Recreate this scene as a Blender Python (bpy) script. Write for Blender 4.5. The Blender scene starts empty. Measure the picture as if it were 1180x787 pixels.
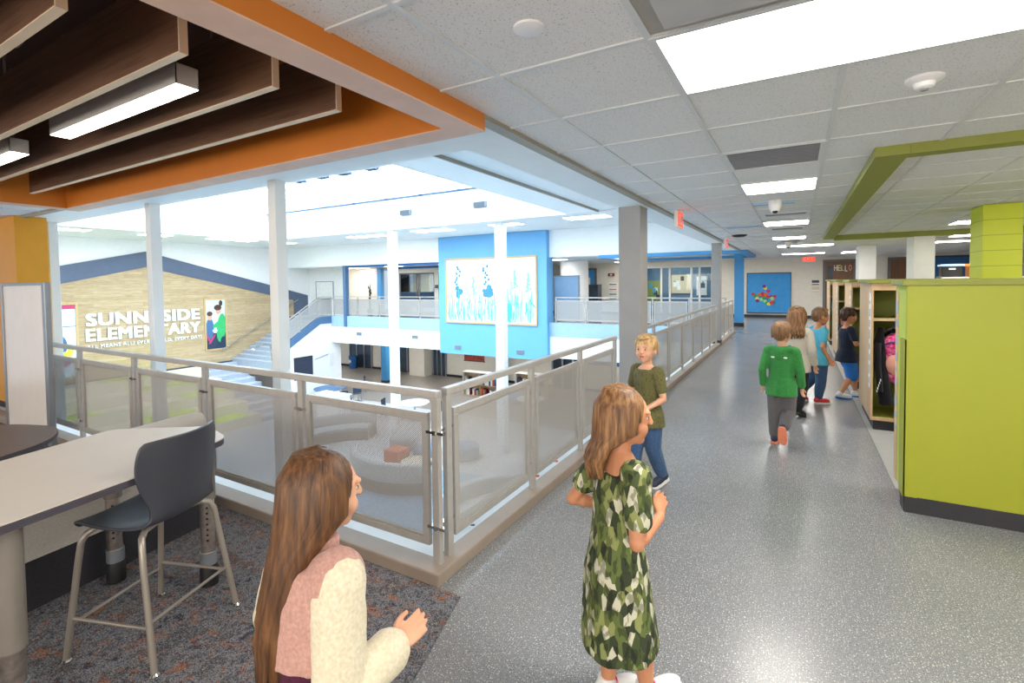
import bpy, bmesh, math, random
from mathutils import Vector, Matrix, noise
random.seed(7)
SC = bpy.context.scene
COL = SC.collection
PI = math.pi

# ------------------------------------------------------------------ helpers
def srgb(h):
    if isinstance(h, (tuple, list)): return tuple(h)
    h = h.lstrip('#'); v = [int(h[i:i+2], 16)/255 for i in (0, 2, 4)]
    return tuple(c/12.92 if c <= .04045 else ((c+.055)/1.055)**2.4 for c in v)

MATS = {}
def new_mat(name):
    m = bpy.data.materials.new(name); m.use_nodes = True
    nt = m.node_tree; b = nt.nodes['Principled BSDF']
    MATS[name] = m
    return m, nt, b
def nd(nt, t, **kw):
    n = nt.nodes.new(t)
    for k, v in kw.items():
        if k.startswith('i_'): n.inputs[k[2:].replace('_', ' ')].default_value = v
        else: setattr(n, k, v)
    return n
def ramp(nt, stops, interp='LINEAR'):
    r = nt.nodes.new('ShaderNodeValToRGB'); cr = r.color_ramp; cr.interpolation = interp
    while len(cr.elements) > 1: cr.elements.remove(cr.elements[-1])
    cr.elements[0].position = stops[0][0]; cr.elements[0].color = (*srgb(stops[0][1]), 1)
    for p, c in stops[1:]:
        e = cr.elements.new(p); e.color = (*srgb(c), 1)
    return r
def coords(nt, scale=(1, 1, 1), rot=(0, 0, 0)):
    tc = nt.nodes.new('ShaderNodeTexCoord'); mp = nt.nodes.new('ShaderNodeMapping')
    mp.inputs['Scale'].default_value = scale; mp.inputs['Rotation'].default_value = rot
    nt.links.new(tc.outputs['Object'], mp.inputs['Vector'])
    return mp.outputs['Vector']
def bump(nt, b, height, strength=.2, dist=.01):
    n = nd(nt, 'ShaderNodeBump'); n.inputs['Strength'].default_value = strength; n.inputs['Distance'].default_value = dist
    nt.links.new(height, n.inputs['Height']); nt.links.new(n.outputs['Normal'], b.inputs['Normal'])

def plain(name, col, rough=.5, metal=0., var=.06, scale=6., spec=.5, bumps=0., coat=0.):
    """solid colour with a little procedural variation"""
    m, nt, b = new_mat(name)
    c = srgb(col)
    n = nd(nt, 'ShaderNodeTexNoise'); n.inputs['Scale'].default_value = scale; n.inputs['Detail'].default_value = 3
    nt.links.new(coords(nt), n.inputs['Vector'])
    lo = tuple(max(0, x*(1-var)) for x in c); hi = tuple(min(1, x*(1+var)) for x in c)
    r = ramp(nt, [(.3, lo), (.7, hi)])
    nt.links.new(n.outputs['Fac'], r.inputs['Fac']); nt.links.new(r.outputs['Color'], b.inputs['Base Color'])
    b.inputs['Roughness'].default_value = rough; b.inputs['Metallic'].default_value = metal
    b.inputs['Specular IOR Level'].default_value = spec
    if coat: b.inputs['Coat Weight'].default_value = coat; b.inputs['Coat Roughness'].default_value = .15
    if bumps: bump(nt, b, n.outputs['Fac'], bumps, .004)
    return m
def emit(name, col, strength):
    m, nt, b = new_mat(name)
    b.inputs['Base Color'].default_value = (*srgb(col), 1)
    b.inputs['Emission Color'].default_value = (*srgb(col), 1); b.inputs['Emission Strength'].default_value = strength
    return m
def fabric(name, cols, scale=300., rough=.9, bumps=.3, stretch=(1, 1, 1)):
    m, nt, b = new_mat(name)
    n = nd(nt, 'ShaderNodeTexNoise'); n.inputs['Scale'].default_value = scale; n.inputs['Detail'].default_value = 2
    nt.links.new(coords(nt, stretch), n.inputs['Vector'])
    r = ramp(nt, [(.3+.4*i/max(1, len(cols)-1), c) for i, c in enumerate(cols)])
    nt.links.new(n.outputs['Fac'], r.inputs['Fac']); nt.links.new(r.outputs['Color'], b.inputs['Base Color'])
    b.inputs['Roughness'].default_value = rough; b.inputs['Specular IOR Level'].default_value = .2
    b.inputs['Sheen Weight'].default_value = .15
    bump(nt, b, n.outputs['Fac'], bumps, .002)
    return m

# ---- bmesh shapes
def box(bm, x0, x1, y0, y1, z0, z1):
    v = [bm.verts.new((x, y, z)) for z in (z0, z1) for y in (y0, y1) for x in (x0, x1)]
    fs = []
    for f in ((0, 2, 3, 1), (4, 5, 7, 6), (0, 1, 5, 4), (2, 6, 7, 3), (0, 4, 6, 2), (1, 3, 7, 5)):
        fs.append(bm.faces.new([v[i] for i in f]))
    return fs
def obox(bm, c, ax, ay, az):
    """box from centre and three half-axis vectors"""
    c, ax, ay, az = map(Vector, (c, ax, ay, az))
    v = [bm.verts.new(c + sx*ax + sy*ay + sz*az) for sz in (-1, 1) for sy in (-1, 1) for sx in (-1, 1)]
    for f in ((0, 2, 3, 1), (4, 5, 7, 6), (0, 1, 5, 4), (2, 6, 7, 3), (0, 4, 6, 2), (1, 3, 7, 5)):
        bm.faces.new([v[i] for i in f])
def bar(bm, a, b, w, h, up=(0, 0, 1)):
    a, b, up = Vector(a), Vector(b), Vector(up)
    d = (b-a); L = d.length; d.normalize(); s = d.cross(up).normalized(); u = s.cross(d)
    obox(bm, (a+b)/2, d*L/2, s*w/2, u*h/2)
def prism(bm, poly, z0, z1):
    lo = [bm.verts.new((x, y, z0)) for x, y in poly]; hi = [bm.verts.new((x, y, z1)) for x, y in poly]
    n = len(poly)
    bm.faces.new(lo[::-1]); bm.faces.new(hi)
    for i in range(n): bm.faces.new((lo[i], lo[(i+1) % n], hi[(i+1) % n], hi[i]))
def sheet(bm, poly, axis, a, b):
    """closed slab: 2-D polygon in the plane normal to axis (0=x,1=y), thickness from a to b"""
    def p(u, w, t): return (t, u, w) if axis == 0 else ((u, t, w) if axis == 1 else (u, w, t))
    lo = [bm.verts.new(p(u, w, a)) for u, w in poly]; hi = [bm.verts.new(p(u, w, b)) for u, w in poly]
    n = len(poly); fs = [bm.faces.new(lo[::-1]), bm.faces.new(hi)]
    for i in range(n): fs.append(bm.faces.new((lo[i], lo[(i+1) % n], hi[(i+1) % n], hi[i])))
    return fs
def frames(pts):
    pts = [Vector(p) for p in pts]; n = len(pts); T = []
    for i in range(n):
        a = pts[max(0, i-1)]; b = pts[min(n-1, i+1)]; T.append((b-a).normalized())
    ref = Vector((0, 0, 1)) if abs(T[0].z) < .9 else Vector((1, 0, 0))
    N = (ref - T[0]*ref.dot(T[0])).normalized(); out = []
    for i in range(n):
        N = (N - T[i]*N.dot(T[i])).normalized(); out.append((pts[i], N, T[i].cross(N)))
    return out
def tube(bm, pts, r, seg=10, cap=True, rn=None):
    """swept tube; r number or list; rn optional second radius list"""
    fr = frames(pts); n = len(fr); R = r if isinstance(r, (list, tuple)) else [r]*n
    R2 = rn if rn else R; rings = []
    for i, (p, N, B) in enumerate(fr):
        rings.append([bm.verts.new(p + N*math.cos(2*PI*k/seg)*R[i] + B*math.sin(2*PI*k/seg)*R2[i]) for k in range(seg)])
    for i in range(n-1):
        for k in range(seg):
            bm.faces.new((rings[i][k], rings[i][(k+1) % seg], rings[i+1][(k+1) % seg], rings[i+1][k]))
    if cap:
        bm.faces.new(rings[0][::-1]); bm.faces.new(rings[-1])
def lathe(bm, prof, c=(0, 0, 0), seg=24):
    c = Vector(c); rings = []
    for r, z in prof:
        rings.append([bm.verts.new(c + Vector((max(r, 1e-4)*math.cos(2*PI*k/seg), max(r, 1e-4)*math.sin(2*PI*k/seg), z))) for k in range(seg)])
    for i in range(len(rings)-1):
        for k in range(seg):
            bm.faces.new((rings[i][k], rings[i][(k+1) % seg], rings[i+1][(k+1) % seg], rings[i+1][k]))
    bm.faces.new(rings[0][::-1]); bm.faces.new(rings[-1])
def ball(bm, c, r, seg=14, rot=None):
    r = Vector(r) if isinstance(r, (tuple, list, Vector)) else Vector((r, r, r))
    M = Matrix.Translation(Vector(c)) @ (rot.to_4x4() if rot else Matrix()) @ Matrix.Diagonal((*r, 1))
    bmesh.ops.create_uvsphere(bm, u_segments=seg, v_segments=max(6, seg*2//3), radius=1, matrix=M)
def loft(bm, secs, seg=20):
    """secs: (centre, rx, ry) elliptical sections in the xy plane"""
    rings = []
    for c, rx, ry in secs:
        c = Vector(c); rings.append([bm.verts.new(c + Vector((rx*math.cos(2*PI*k/seg), ry*math.sin(2*PI*k/seg), 0))) for k in range(seg)])
    for i in range(len(rings)-1):
        for k in range(seg):
            bm.faces.new((rings[i][k], rings[i][(k+1) % seg], rings[i+1][(k+1) % seg], rings[i+1][k]))
    bm.faces.new(rings[0][::-1]); bm.faces.new(rings[-1])
def capsule(bm, pts, rad, seg=12):
    """tapered limb with round ends and joints"""
    pts = [Vector(p) for p in pts]
    P, R = [], []
    for i in range(len(pts)-1):
        for t in (0, .25, .5, .75): P.append(pts[i].lerp(pts[i+1], t)); R.append(rad[i]*(1-t)+rad[i+1]*t)
    P.append(pts[-1]); R.append(rad[-1])
    tube(bm, P, R, seg)
    for p, r in zip(pts, rad): ball(bm, p, r, seg)

# ---- objects
def root_of(o):
    while o.parent: o = o.parent
    return o
def obj(name, bm, mat, parent=None, bevel=0., smooth=False, local=False, segs=2):
    bmesh.ops.recalc_face_normals(bm, faces=bm.faces)
    me = bpy.data.meshes.new(name); bm.to_mesh(me); bm.free()
    return link(name, me, mat, parent, bevel, smooth, local, segs)
def link(name, me, mat, parent=None, bevel=0., smooth=False, local=False, segs=2):
    for m in (mat if isinstance(mat, (list, tuple)) else [mat]): me.materials.append(m)
    o = bpy.data.objects.new(name, me); COL.objects.link(o)
    if parent is not None:
        o.parent = parent
        if not local: me.transform(Matrix.Translation(-root_of(parent).location))
    if smooth:
        me.polygons.foreach_set('use_smooth', [True]*len(me.polygons))
    if bevel:
        md = o.modifiers.new('bevel', 'BEVEL'); md.width = bevel; md.segments = segs; md.limit_method = 'ANGLE'
    if smooth and bevel:
        pass
    return o
def auto_smooth(o, ang=40):
    me = o.data; me.polygons.foreach_set('use_smooth', [True]*len(me.polygons))
    try: me.set_sharp_from_angle(angle=math.radians(ang))
    except Exception: pass
    return o
def tag(o, label, cat, group=None, kind=None):
    o['label'] = label; o['category'] = cat
    if group: o['group'] = group
    if kind: o['kind'] = kind
    return o
def thing(name, label, cat, loc=(0, 0, 0), rotz=0., group=None):
    o = bpy.data.objects.new(name, None); COL.objects.link(o)
    o.location = loc; o.rotation_euler = (0, 0, rotz); o.empty_display_size = .05
    return tag(o, label, cat, group)
def struct(name, bm, m, label, cat, parent=None, bevel=0.):
    o = obj(name, bm, m, parent, bevel)
    if parent is None: tag(o, label, cat, None, 'structure')
    return o
def sbox(name, d, m, label, cat, bevel=0.):
    bm = bmesh.new(); box(bm, *d); return struct(name, bm, m, label, cat, None, bevel)
def pbox(name, d, m, parent, bevel=0., local=False):
    bm = bmesh.new(); box(bm, *d); return obj(name, bm, m, parent, bevel, local=local)
def dup(root, loc, rotz=None, label=None, group=None):
    r = root.copy(); COL.objects.link(r); r.location = loc
    if rotz is not None: r.rotation_euler = (0, 0, rotz)
    if label: r['label'] = label
    if group: r['group'] = group
    for ch in list(root.children):
        c = ch.copy(); COL.objects.link(c); c.parent = r
        for g in ch.children:
            d = g.copy(); COL.objects.link(d); d.parent = c
    return r
def text_bm(s, width, height, depth, bold=0., spacing=1.):
    """letters standing in the xz plane, reading along +x, left bottom at the origin, facing -y"""
    cu = bpy.data.curves.new('lettering', 'FONT'); cu.body = s; cu.extrude = .01; cu.size = 1; cu.space_character = spacing
    cu.resolution_u = 3
    t = bpy.data.objects.new('lettering', cu); COL.objects.link(t)
    dg = bpy.context.evaluated_depsgraph_get(); dg.update()
    me = bpy.data.meshes.new_from_object(t.evaluated_get(dg))
    COL.objects.unlink(t); bpy.data.objects.remove(t); bpy.data.curves.remove(cu)
    bm = bmesh.new(); bm.from_mesh(me); bpy.data.meshes.remove(me)
    if bold:   # heavier strokes: the same letters again, shifted by a stroke fraction
        g0 = bm.verts[:] + bm.edges[:] + bm.faces[:]
        for sx, sy in ((bold, 0), (0, bold*.6), (bold, bold*.6)):
            r = bmesh.ops.duplicate(bm, geom=g0); bmesh.ops.translate(bm, verts=[v for v in r['geom'] if isinstance(v, bmesh.types.BMVert)], vec=(sx, sy, sx*.02+sy*.03))
    xs = [v.co.x for v in bm.verts]; ys = [v.co.y for v in bm.verts]
    x0, x1, y0, y1 = min(xs), max(xs), min(ys), max(ys)
    for v in bm.verts:
        v.co = Vector(((v.co.x-x0)/(x1-x0)*width, (-v.co.z)/.01*depth/2, (v.co.y-y0)/(y1-y0)*height))
    return bm
def remesh(bm, voxel, smooth=3, wrinkle=0., wscale=14.):
    """one continuous surface out of overlapping closed shapes"""
    bmesh.ops.recalc_face_normals(bm, faces=bm.faces)
    me = bpy.data.meshes.new('tmp'); bm.to_mesh(me); bm.free()
    o = bpy.data.objects.new('tmp', me); COL.objects.link(o)
    md = o.modifiers.new('r', 'REMESH'); md.mode = 'VOXEL'; md.voxel_size = voxel; md.adaptivity = 0
    if smooth:
        s = o.modifiers.new('s', 'SMOOTH'); s.factor = .5; s.iterations = smooth
    dg = bpy.context.evaluated_depsgraph_get(); dg.update()
    out = bpy.data.meshes.new_from_object(o.evaluated_get(dg))
    COL.objects.unlink(o); bpy.data.objects.remove(o); bpy.data.meshes.remove(me)
    if wrinkle:
        nr = [v.normal.copy() for v in out.vertices]
        for v, n in zip(out.vertices, nr):
            k = noise.noise(Vector((v.co.x*wscale, v.co.y*wscale, v.co.z*wscale*.55)))
            k2 = noise.noise(v.co*wscale*2.7)
            v.co += n*(k*wrinkle + k2*wrinkle*.35)
    return out
# ------------------------------------------------------------------ materials
def mk_special():
    # rubber floor with pale flecks
    m, nt, b = new_mat('floor')
    v = coords(nt)
    n = nd(nt, 'ShaderNodeTexNoise'); n.inputs['Scale'].default_value = 1.2; nt.links.new(v, n.inputs['Vector'])
    r0 = ramp(nt, [(.3, '#7d7f83'), (.7, '#87888b')]); nt.links.new(n.outputs['Fac'], r0.inputs['Fac'])
    col = r0.outputs['Color']
    for sc, th, c, seed in ((74, .21, '#d2d2cd', 0), (118, .25, '#b4b4b1', 3), (80, .24, '#63666c', 7)):
        mp = nd(nt, 'ShaderNodeMapping'); mp.inputs['Location'].default_value = (seed, seed*.7, 0)
        nt.links.new(v, mp.inputs['Vector'])
        ns = nd(nt, 'ShaderNodeTexNoise'); ns.inputs['Scale'].default_value = 60; nt.links.new(mp.outputs['Vector'], ns.inputs['Vector'])
        mx = nd(nt, 'ShaderNodeMixRGB'); mx.inputs['Fac'].default_value = .012
        nt.links.new(mp.outputs['Vector'], mx.inputs['Color1']); nt.links.new(ns.outputs['Color'], mx.inputs['Color2'])
        vo = nd(nt, 'ShaderNodeTexVoronoi'); vo.inputs['Scale'].default_value = sc; vo.voronoi_dimensions = '2D'
        nt.links.new(mx.outputs['Color'], vo.inputs['Vector'])
        wn = nd(nt, 'ShaderNodeSeparateColor'); nt.links.new(vo.outputs['Color'], wn.inputs['Color'])
        mul = nd(nt, 'ShaderNodeMath', operation='MULTIPLY'); nt.links.new(wn.outputs['Red'], mul.inputs[0]); mul.inputs[1].default_value = th
        lt = nd(nt, 'ShaderNodeMath', operation='LESS_THAN'); nt.links.new(vo.outputs['Distance'], lt.inputs[0]); nt.links.new(mul.outputs[0], lt.inputs[1])
        mi = nd(nt, 'ShaderNodeMixRGB'); nt.links.new(lt.outputs[0], mi.inputs['Fac']); nt.links.new(col, mi.inputs['Color1']); mi.inputs['Color2'].default_value = (*srgb(c), 1)
        col = mi.outputs['Color']
    nt.links.new(col, b.inputs['Base Color']); b.inputs['Roughness'].default_value = .24; b.inputs['Specular IOR Level'].default_value = .55
    bump(nt, b, n.outputs['Fac'], .02, .002)
    # patterned carpet
    m, nt, b = new_mat('carpet')
    v = coords(nt)
    big = nd(nt, 'ShaderNodeTexNoise'); big.inputs['Scale'].default_value = 7; big.inputs['Detail'].default_value = 9; big.inputs['Roughness'].default_value = .88; nt.links.new(v, big.inputs['Vector'])
    r = ramp(nt, [(.3, '#2b2f3a'), (.42, '#565c6a'), (.49, '#a9a9ad'), (.545, '#4a4c59'), (.62, '#bdb6ad'), (.72, '#57504d')]); nt.links.new(big.outputs['Fac'], r.inputs['Fac'])
    og = nd(nt, 'ShaderNodeTexNoise'); og.inputs['Scale'].default_value = 9; og.inputs['Detail'].default_value = 8; og.inputs['Roughness'].default_value = .85
    mp = nd(nt, 'ShaderNodeMapping'); mp.inputs['Location'].default_value = (5, 9, 2); nt.links.new(v, mp.inputs['Vector']); nt.links.new(mp.outputs['Vector'], og.inputs['Vector'])
    ro = ramp(nt, [(.535, '#000000'), (.60, '#d8d8d8')]); nt.links.new(og.outputs['Fac'], ro.inputs['Fac'])
    mi = nd(nt, 'ShaderNodeMixRGB'); nt.links.new(ro.outputs['Color'], mi.inputs['Fac']); nt.links.new(r.outputs['Color'], mi.inputs['Color1']); mi.inputs['Color2'].default_value = (*srgb('#c77a48'), 1)
    fi = nd(nt, 'ShaderNodeTexNoise'); fi.inputs['Scale'].default_value = 170; fi.inputs['Detail'].default_value = 2; nt.links.new(v, fi.inputs['Vector'])
    rf = ramp(nt, [(.35, '#6a6a6a'), (.65, '#ffffff')]); nt.links.new(fi.outputs['Fac'], rf.inputs['Fac'])
    mu = nd(nt, 'ShaderNodeMixRGB', blend_type='MULTIPLY'); mu.inputs['Fac'].default_value = .85
    nt.links.new(mi.outputs['Color'], mu.inputs['Color1']); nt.links.new(rf.outputs['Color'], mu.inputs['Color2'])
    nt.links.new(mu.outputs['Color'], b.inputs['Base Color']); b.inputs['Roughness'].default_value = 1; b.inputs['Specular IOR Level'].default_value = .05
    bump(nt, b, fi.outputs['Fac'], .6, .004)
    # mineral ceiling tile
    m, nt, b = new_mat('ceiling_tile')
    v = coords(nt)
    n = nd(nt, 'ShaderNodeTexNoise'); n.inputs['Scale'].default_value = 120; n.inputs['Detail'].default_value = 3; nt.links.new(v, n.inputs['Vector'])
    r = ramp(nt, [(.30, '#b4b2b2'), (.36, '#e0dfdf'), (.6, '#e6e5e5')]); nt.links.new(n.outputs['Fac'], r.inputs['Fac'])
    vo = nd(nt, 'ShaderNodeTexVoronoi'); vo.inputs['Scale'].default_value = 95; nt.links.new(v, vo.inputs['Vector'])
    sp = nd(nt, 'ShaderNodeSeparateColor'); nt.links.new(vo.outputs['Color'], sp.inputs['Color'])
    mul = nd(nt, 'ShaderNodeMath', operation='MULTIPLY'); nt.links.new(sp.outputs['Red'], mul.inputs[0]); mul.inputs[1].default_value = .23
    lt = nd(nt, 'ShaderNodeMath', operation='LESS_THAN'); nt.links.new(vo.outputs['Distance'], lt.inputs[0]); nt.links.new(mul.outputs[0], lt.inputs[1])
    mi = nd(nt, 'ShaderNodeMixRGB'); nt.links.new(lt.outputs[0], mi.inputs['Fac']); nt.links.new(r.outputs['Color'], mi.inputs['Color1']); mi.inputs['Color2'].default_value = (*srgb('#85817e'), 1)
    nt.links.new(mi.outputs['Color'], b.inputs['Base Color']); b.inputs['Roughness'].default_value = .95; b.inputs['Specular IOR Level'].default_value = .1
    # perforated metal sheet
    m, nt, b = new_mat('perforated')
    tc = nd(nt, 'ShaderNodeTexCoord'); sx = nd(nt, 'ShaderNodeSeparateXYZ'); nt.links.new(tc.outputs['Object'], sx.inputs[0])
    ad = nd(nt, 'ShaderNodeMath', operation='ADD'); nt.links.new(sx.outputs['X'], ad.inputs[0]); nt.links.new(sx.outputs['Y'], ad.inputs[1])
    cb = nd(nt, 'ShaderNodeCombineXYZ'); nt.links.new(ad.outputs[0], cb.inputs['X']); nt.links.new(sx.outputs['Z'], cb.inputs['Y'])
    mp = nd(nt, 'ShaderNodeMapping'); mp.inputs['Rotation'].default_value = (0, 0, PI/4); nt.links.new(cb.outputs[0], mp.inputs['Vector'])
    sc = nd(nt, 'ShaderNodeVectorMath', operation='SCALE'); sc.inputs['Scale'].default_value = 1/.0085; nt.links.new(mp.outputs['Vector'], sc.inputs[0])
    fr = nd(nt, 'ShaderNodeVectorMath', operation='FRACTION'); nt.links.new(sc.outputs[0], fr.inputs[0])
    sb = nd(nt, 'ShaderNodeVectorMath', operation='SUBTRACT'); nt.links.new(fr.outputs[0], sb.inputs[0]); sb.inputs[1].default_value = (.5, .5, 0)
    le = nd(nt, 'ShaderNodeVectorMath', operation='LENGTH'); nt.links.new(sb.outputs[0], le.inputs[0])
    lt = nd(nt, 'ShaderNodeMath', operation='LESS_THAN'); nt.links.new(le.outputs['Value'], lt.inputs[0]); lt.inputs[1].default_value = .2
    tr = nd(nt, 'ShaderNodeBsdfTransparent'); ms = nd(nt, 'ShaderNodeMixShader')
    nt.links.new(lt.outputs[0], ms.inputs['Fac']); nt.links.new(b.outputs['BSDF'], ms.inputs[1]); nt.links.new(tr.outputs['BSDF'], ms.inputs[2])
    nt.links.new(ms.outputs['Shader'], nt.nodes['Material Output'].inputs['Surface'])
    b.inputs['Base Color'].default_value = (*srgb('#a5a29e'), 1); b.inputs['Metallic'].default_value = .1; b.inputs['Roughness'].default_value = .45
    # weathered wood planks along y on a wall in the yz plane
    m, nt, b = new_mat('plank_wall')
    tc = nd(nt, 'ShaderNodeTexCoord'); sx = nd(nt, 'ShaderNodeSeparateXYZ'); nt.links.new(tc.outputs['Object'], sx.inputs[0])
    cb = nd(nt, 'ShaderNodeCombineXYZ'); nt.links.new(sx.outputs['Y'], cb.inputs['X']); nt.links.new(sx.outputs['Z'], cb.inputs['Y'])
    br = nd(nt, 'ShaderNodeTexBrick'); br.offset = .37; br.inputs['Scale'].default_value = 1; br.inputs['Brick Width'].default_value = 1.7; br.inputs['Row Height'].default_value = .13
    br.inputs['Mortar Size'].default_value = .004; br.inputs['Color1'].default_value = (*srgb('#bda581'), 1); br.inputs['Color2'].default_value = (*srgb('#9b8058'), 1); br.inputs['Mortar'].default_value = (*srgb('#6d5a42'), 1)
    nt.links.new(cb.outputs[0], br.inputs['Vector'])
    mp = nd(nt, 'ShaderNodeMapping'); mp.inputs['Scale'].default_value = (1.2, 12, 1); nt.links.new(cb.outputs[0], mp.inputs['Vector'])
    n = nd(nt, 'ShaderNodeTexNoise'); n.inputs['Scale'].default_value = 2.2; n.inputs['Detail'].default_value = 6; n.inputs['Roughness'].default_value = .7; nt.links.new(mp.outputs[0], n.inputs['Vector'])
    r = ramp(nt, [(.28, '#7d6a52'), (.42, '#b39c78'), (.7, '#d2c2a2')]); nt.links.new(n.outputs['Fac'], r.inputs['Fac'])
    mi = nd(nt, 'ShaderNodeMixRGB'); mi.inputs['Fac'].default_value = .55; nt.links.new(br.outputs['Color'], mi.inputs['Color1']); nt.links.new(r.outputs['Color'], mi.inputs['Color2'])
    nt.links.new(mi.outputs['Color'], b.inputs['Base Color']); b.inputs['Roughness'].default_value = .7
    # wood grain materials: grain runs along x
    for nm, cs, sc in (('baffle_wood', ['#40271a', '#5f402c', '#6f4d37', '#4d3223'], (1.5, 60, 45)), ('maple', ['#b9946a', '#cfae84', '#d9bc95'], (8, 8, 1.2)), ('table_laminate', ['#cfc6ba', '#d6cdc2'], (2, 2, 2)), ('door_wood', ['#5a3826', '#70492f', '#7d5438'], (10, 10, 1))):
        m, nt, b = new_mat(nm); v = coords(nt, sc)
        n = nd(nt, 'ShaderNodeTexNoise'); n.inputs['Scale'].default_value = 1.6; n.inputs['Detail'].default_value = 5; n.inputs['Roughness'].default_value = .65; nt.links.new(v, n.inputs['Vector'])
        r = ramp(nt, [(.25+.5*i/(len(cs)-1), c) for i, c in enumerate(cs)]); nt.links.new(n.outputs['Fac'], r.inputs['Fac']); nt.links.new(r.outputs['Color'], b.inputs['Base Color'])
        b.inputs['Roughness'].default_value = .45 if nm != 'baffle_wood' else .55
    # painted masonry block pillar
    m, nt, b = new_mat('lime_block')
    tc = nd(nt, 'ShaderNodeTexCoord'); sx = nd(nt, 'ShaderNodeSeparateXYZ'); nt.links.new(tc.outputs['Object'], sx.inputs[0])
    fr = nd(nt, 'ShaderNodeMath', operation='PINGPONG'); fr.inputs[1].default_value = .1; nt.links.new(sx.outputs['Z'], fr.inputs[0])
    lt = nd(nt, 'ShaderNodeMath', operation='LESS_THAN'); nt.links.new(fr.outputs[0], lt.inputs[0]); lt.inputs[1].default_value = .004
    mi = nd(nt, 'ShaderNodeMixRGB'); nt.links.new(lt.outputs[0], mi.inputs['Fac']); mi.inputs['Color1'].default_value = (*srgb('#d2dc34'), 1); mi.inputs['Color2'].default_value = (*srgb('#9fae22'), 1)
    nt.links.new(mi.outputs['Color'], b.inputs['Base Color']); b.inputs['Roughness'].default_value = .5
    # leaf print dress
    m, nt, b = new_mat('leaf_print'); v = coords(nt, (36, 36, 17), (.5, .4, .3))
    n = nd(nt, 'ShaderNodeTexNoise'); n.inputs['Scale'].default_value = 1.1; n.inputs['Detail'].default_value = 2; nt.links.new(v, n.inputs['Vector'])
    vo = nd(nt, 'ShaderNodeTexVoronoi'); vo.inputs['Scale'].default_value = 1.25; nt.links.new(v, vo.inputs['Vector'])
    sp = nd(nt, 'ShaderNodeSeparateColor'); nt.links.new(vo.outputs['Color'], sp.inputs['Color'])
    r = ramp(nt, [(0, '#333d26'), (.25, '#5f6d38'), (.45, '#46532e'), (.62, '#8a9258'), (.82, '#cbc9b2')], 'CONSTANT'); nt.links.new(sp.outputs['Red'], r.inputs['Fac'])
    r2 = ramp(nt, [(.44, '#5b6450'), (.5, '#ffffff')]); nt.links.new(n.outputs['Fac'], r2.inputs['Fac'])
    mi = nd(nt, 'ShaderNodeMixRGB', blend_type='MULTIPLY'); mi.inputs['Fac'].default_value = .6; nt.links.new(r.outputs['Color'], mi.inputs['Color1']); nt.links.new(r2.outputs['Color'], mi.inputs['Color2'])
    nt.links.new(mi.outputs['Color'], b.inputs['Base Color']); b.inputs['Roughness'].default_value = .85
    # clear glass
    m, nt, b = new_mat('glass')
    gl = nd(nt, 'ShaderNodeBsdfGlossy'); gl.inputs['Roughness'].default_value = .02
    tr = nd(nt, 'ShaderNodeBsdfTransparent'); tr.inputs['Color'].default_value = (.82, .9, .93, 1)
    fr = nd(nt, 'ShaderNodeFresnel'); fr.inputs['IOR'].default_value = 1.5; ms = nd(nt, 'ShaderNodeMixShader')
    nt.links.new(fr.outputs[0], ms.inputs['Fac']); nt.links.new(tr.outputs[0], ms.inputs[1]); nt.links.new(gl.outputs[0], ms.inputs[2])
    nt.links.new(ms.outputs[0], nt.nodes['Material Output'].inputs['Surface'])
    # plush blue carpet of the lower floor
    m, nt, b = new_mat('blue_carpet'); v = coords(nt)
    n = nd(nt, 'ShaderNodeTexNoise'); n.inputs['Scale'].default_value = 9; n.inputs['Detail'].default_value = 5; n.inputs['Roughness'].default_value = .8; nt.links.new(v, n.inputs['Vector'])
    r = ramp(nt, [(.35, '#3f6f8f'), (.5, '#7ba6bf'), (.65, '#a9c3d0')]); nt.links.new(n.outputs['Fac'], r.inputs['Fac']); nt.links.new(r.outputs['Color'], b.inputs['Base Color']); b.inputs['Roughness'].default_value = 1
mk_special()
P_ = plain
P_('wall_white', '#f0efec', .7, var=.02); P_('wall_cream', '#e2dccf', .7, var=.03); P_('gyp_white', '#edf1f2', .6, var=.015)
P_('ceiling_white', '#dfe3e4', .8, var=.02); P_('grid_white', '#d6d7d8', .5, var=.02); P_('trim_beige', '#9b9484', .5, var=.04)
P_('orange', '#cd7722', .5, var=.03); P_('amber', '#dd9a22', .5, var=.03); P_('recess_dark', '#3a1d12', .8, var=.05)
P_('edge_tan', '#d9c3a8', .5, var=.05); P_('lime', '#9aa024', .42, var=.02, scale=1.5); P_('lime_lit', '#b9cc4a', .45, var=.03); P_('olive', '#989f48', .5, var=.05); P_('soffit_green', '#8a8f3a', .5, var=.03)
P_('toe_black', '#2b2a30', .5, var=.1); P_('accent_blue', '#6aabdc', .55, var=.02); P_('blue', '#4595ce', .5, var=.02); P_('deep_blue', '#1f5f9e', .5, var=.03); P_('gable_slate', '#566278', .6, var=.04); P_('slate_blue', '#4f6f92', .6, var=.04); P_('pale_blue', '#9fbedc', .5, var=.03)
P_('column_grey', '#a09d9a', .5, var=.03); P_('rail_metal', '#b7b3ae', .38, .3, var=.05, scale=20); P_('curb', '#97897c', .6, var=.05)
P_('chrome', '#d8d6d2', .12, 1, var=.03); P_('steel_tube', '#a29a90', .35, .5, var=.04); P_('post_grey', '#8f8880', .4, .3, var=.04); P_('brushed', '#b9b0a8', .28, .9, var=.2, scale=40)
P_('black_plastic', '#1c1c1f', .45, var=.1); P_('shell_plastic', '#3a3c45', .42, var=.05, coat=.1); P_('edge_dark', '#4a4650', .5); P_('white_plastic', '#eceaea', .4, var=.02)
P_('vent_grey', '#88878c', .5, var=.04); P_('light_housing', '#c9c5c2', .4, .1); P_('door_grey', '#6d6a6a', .5); P_('pipe', '#8f8780', .5, .3)
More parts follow.
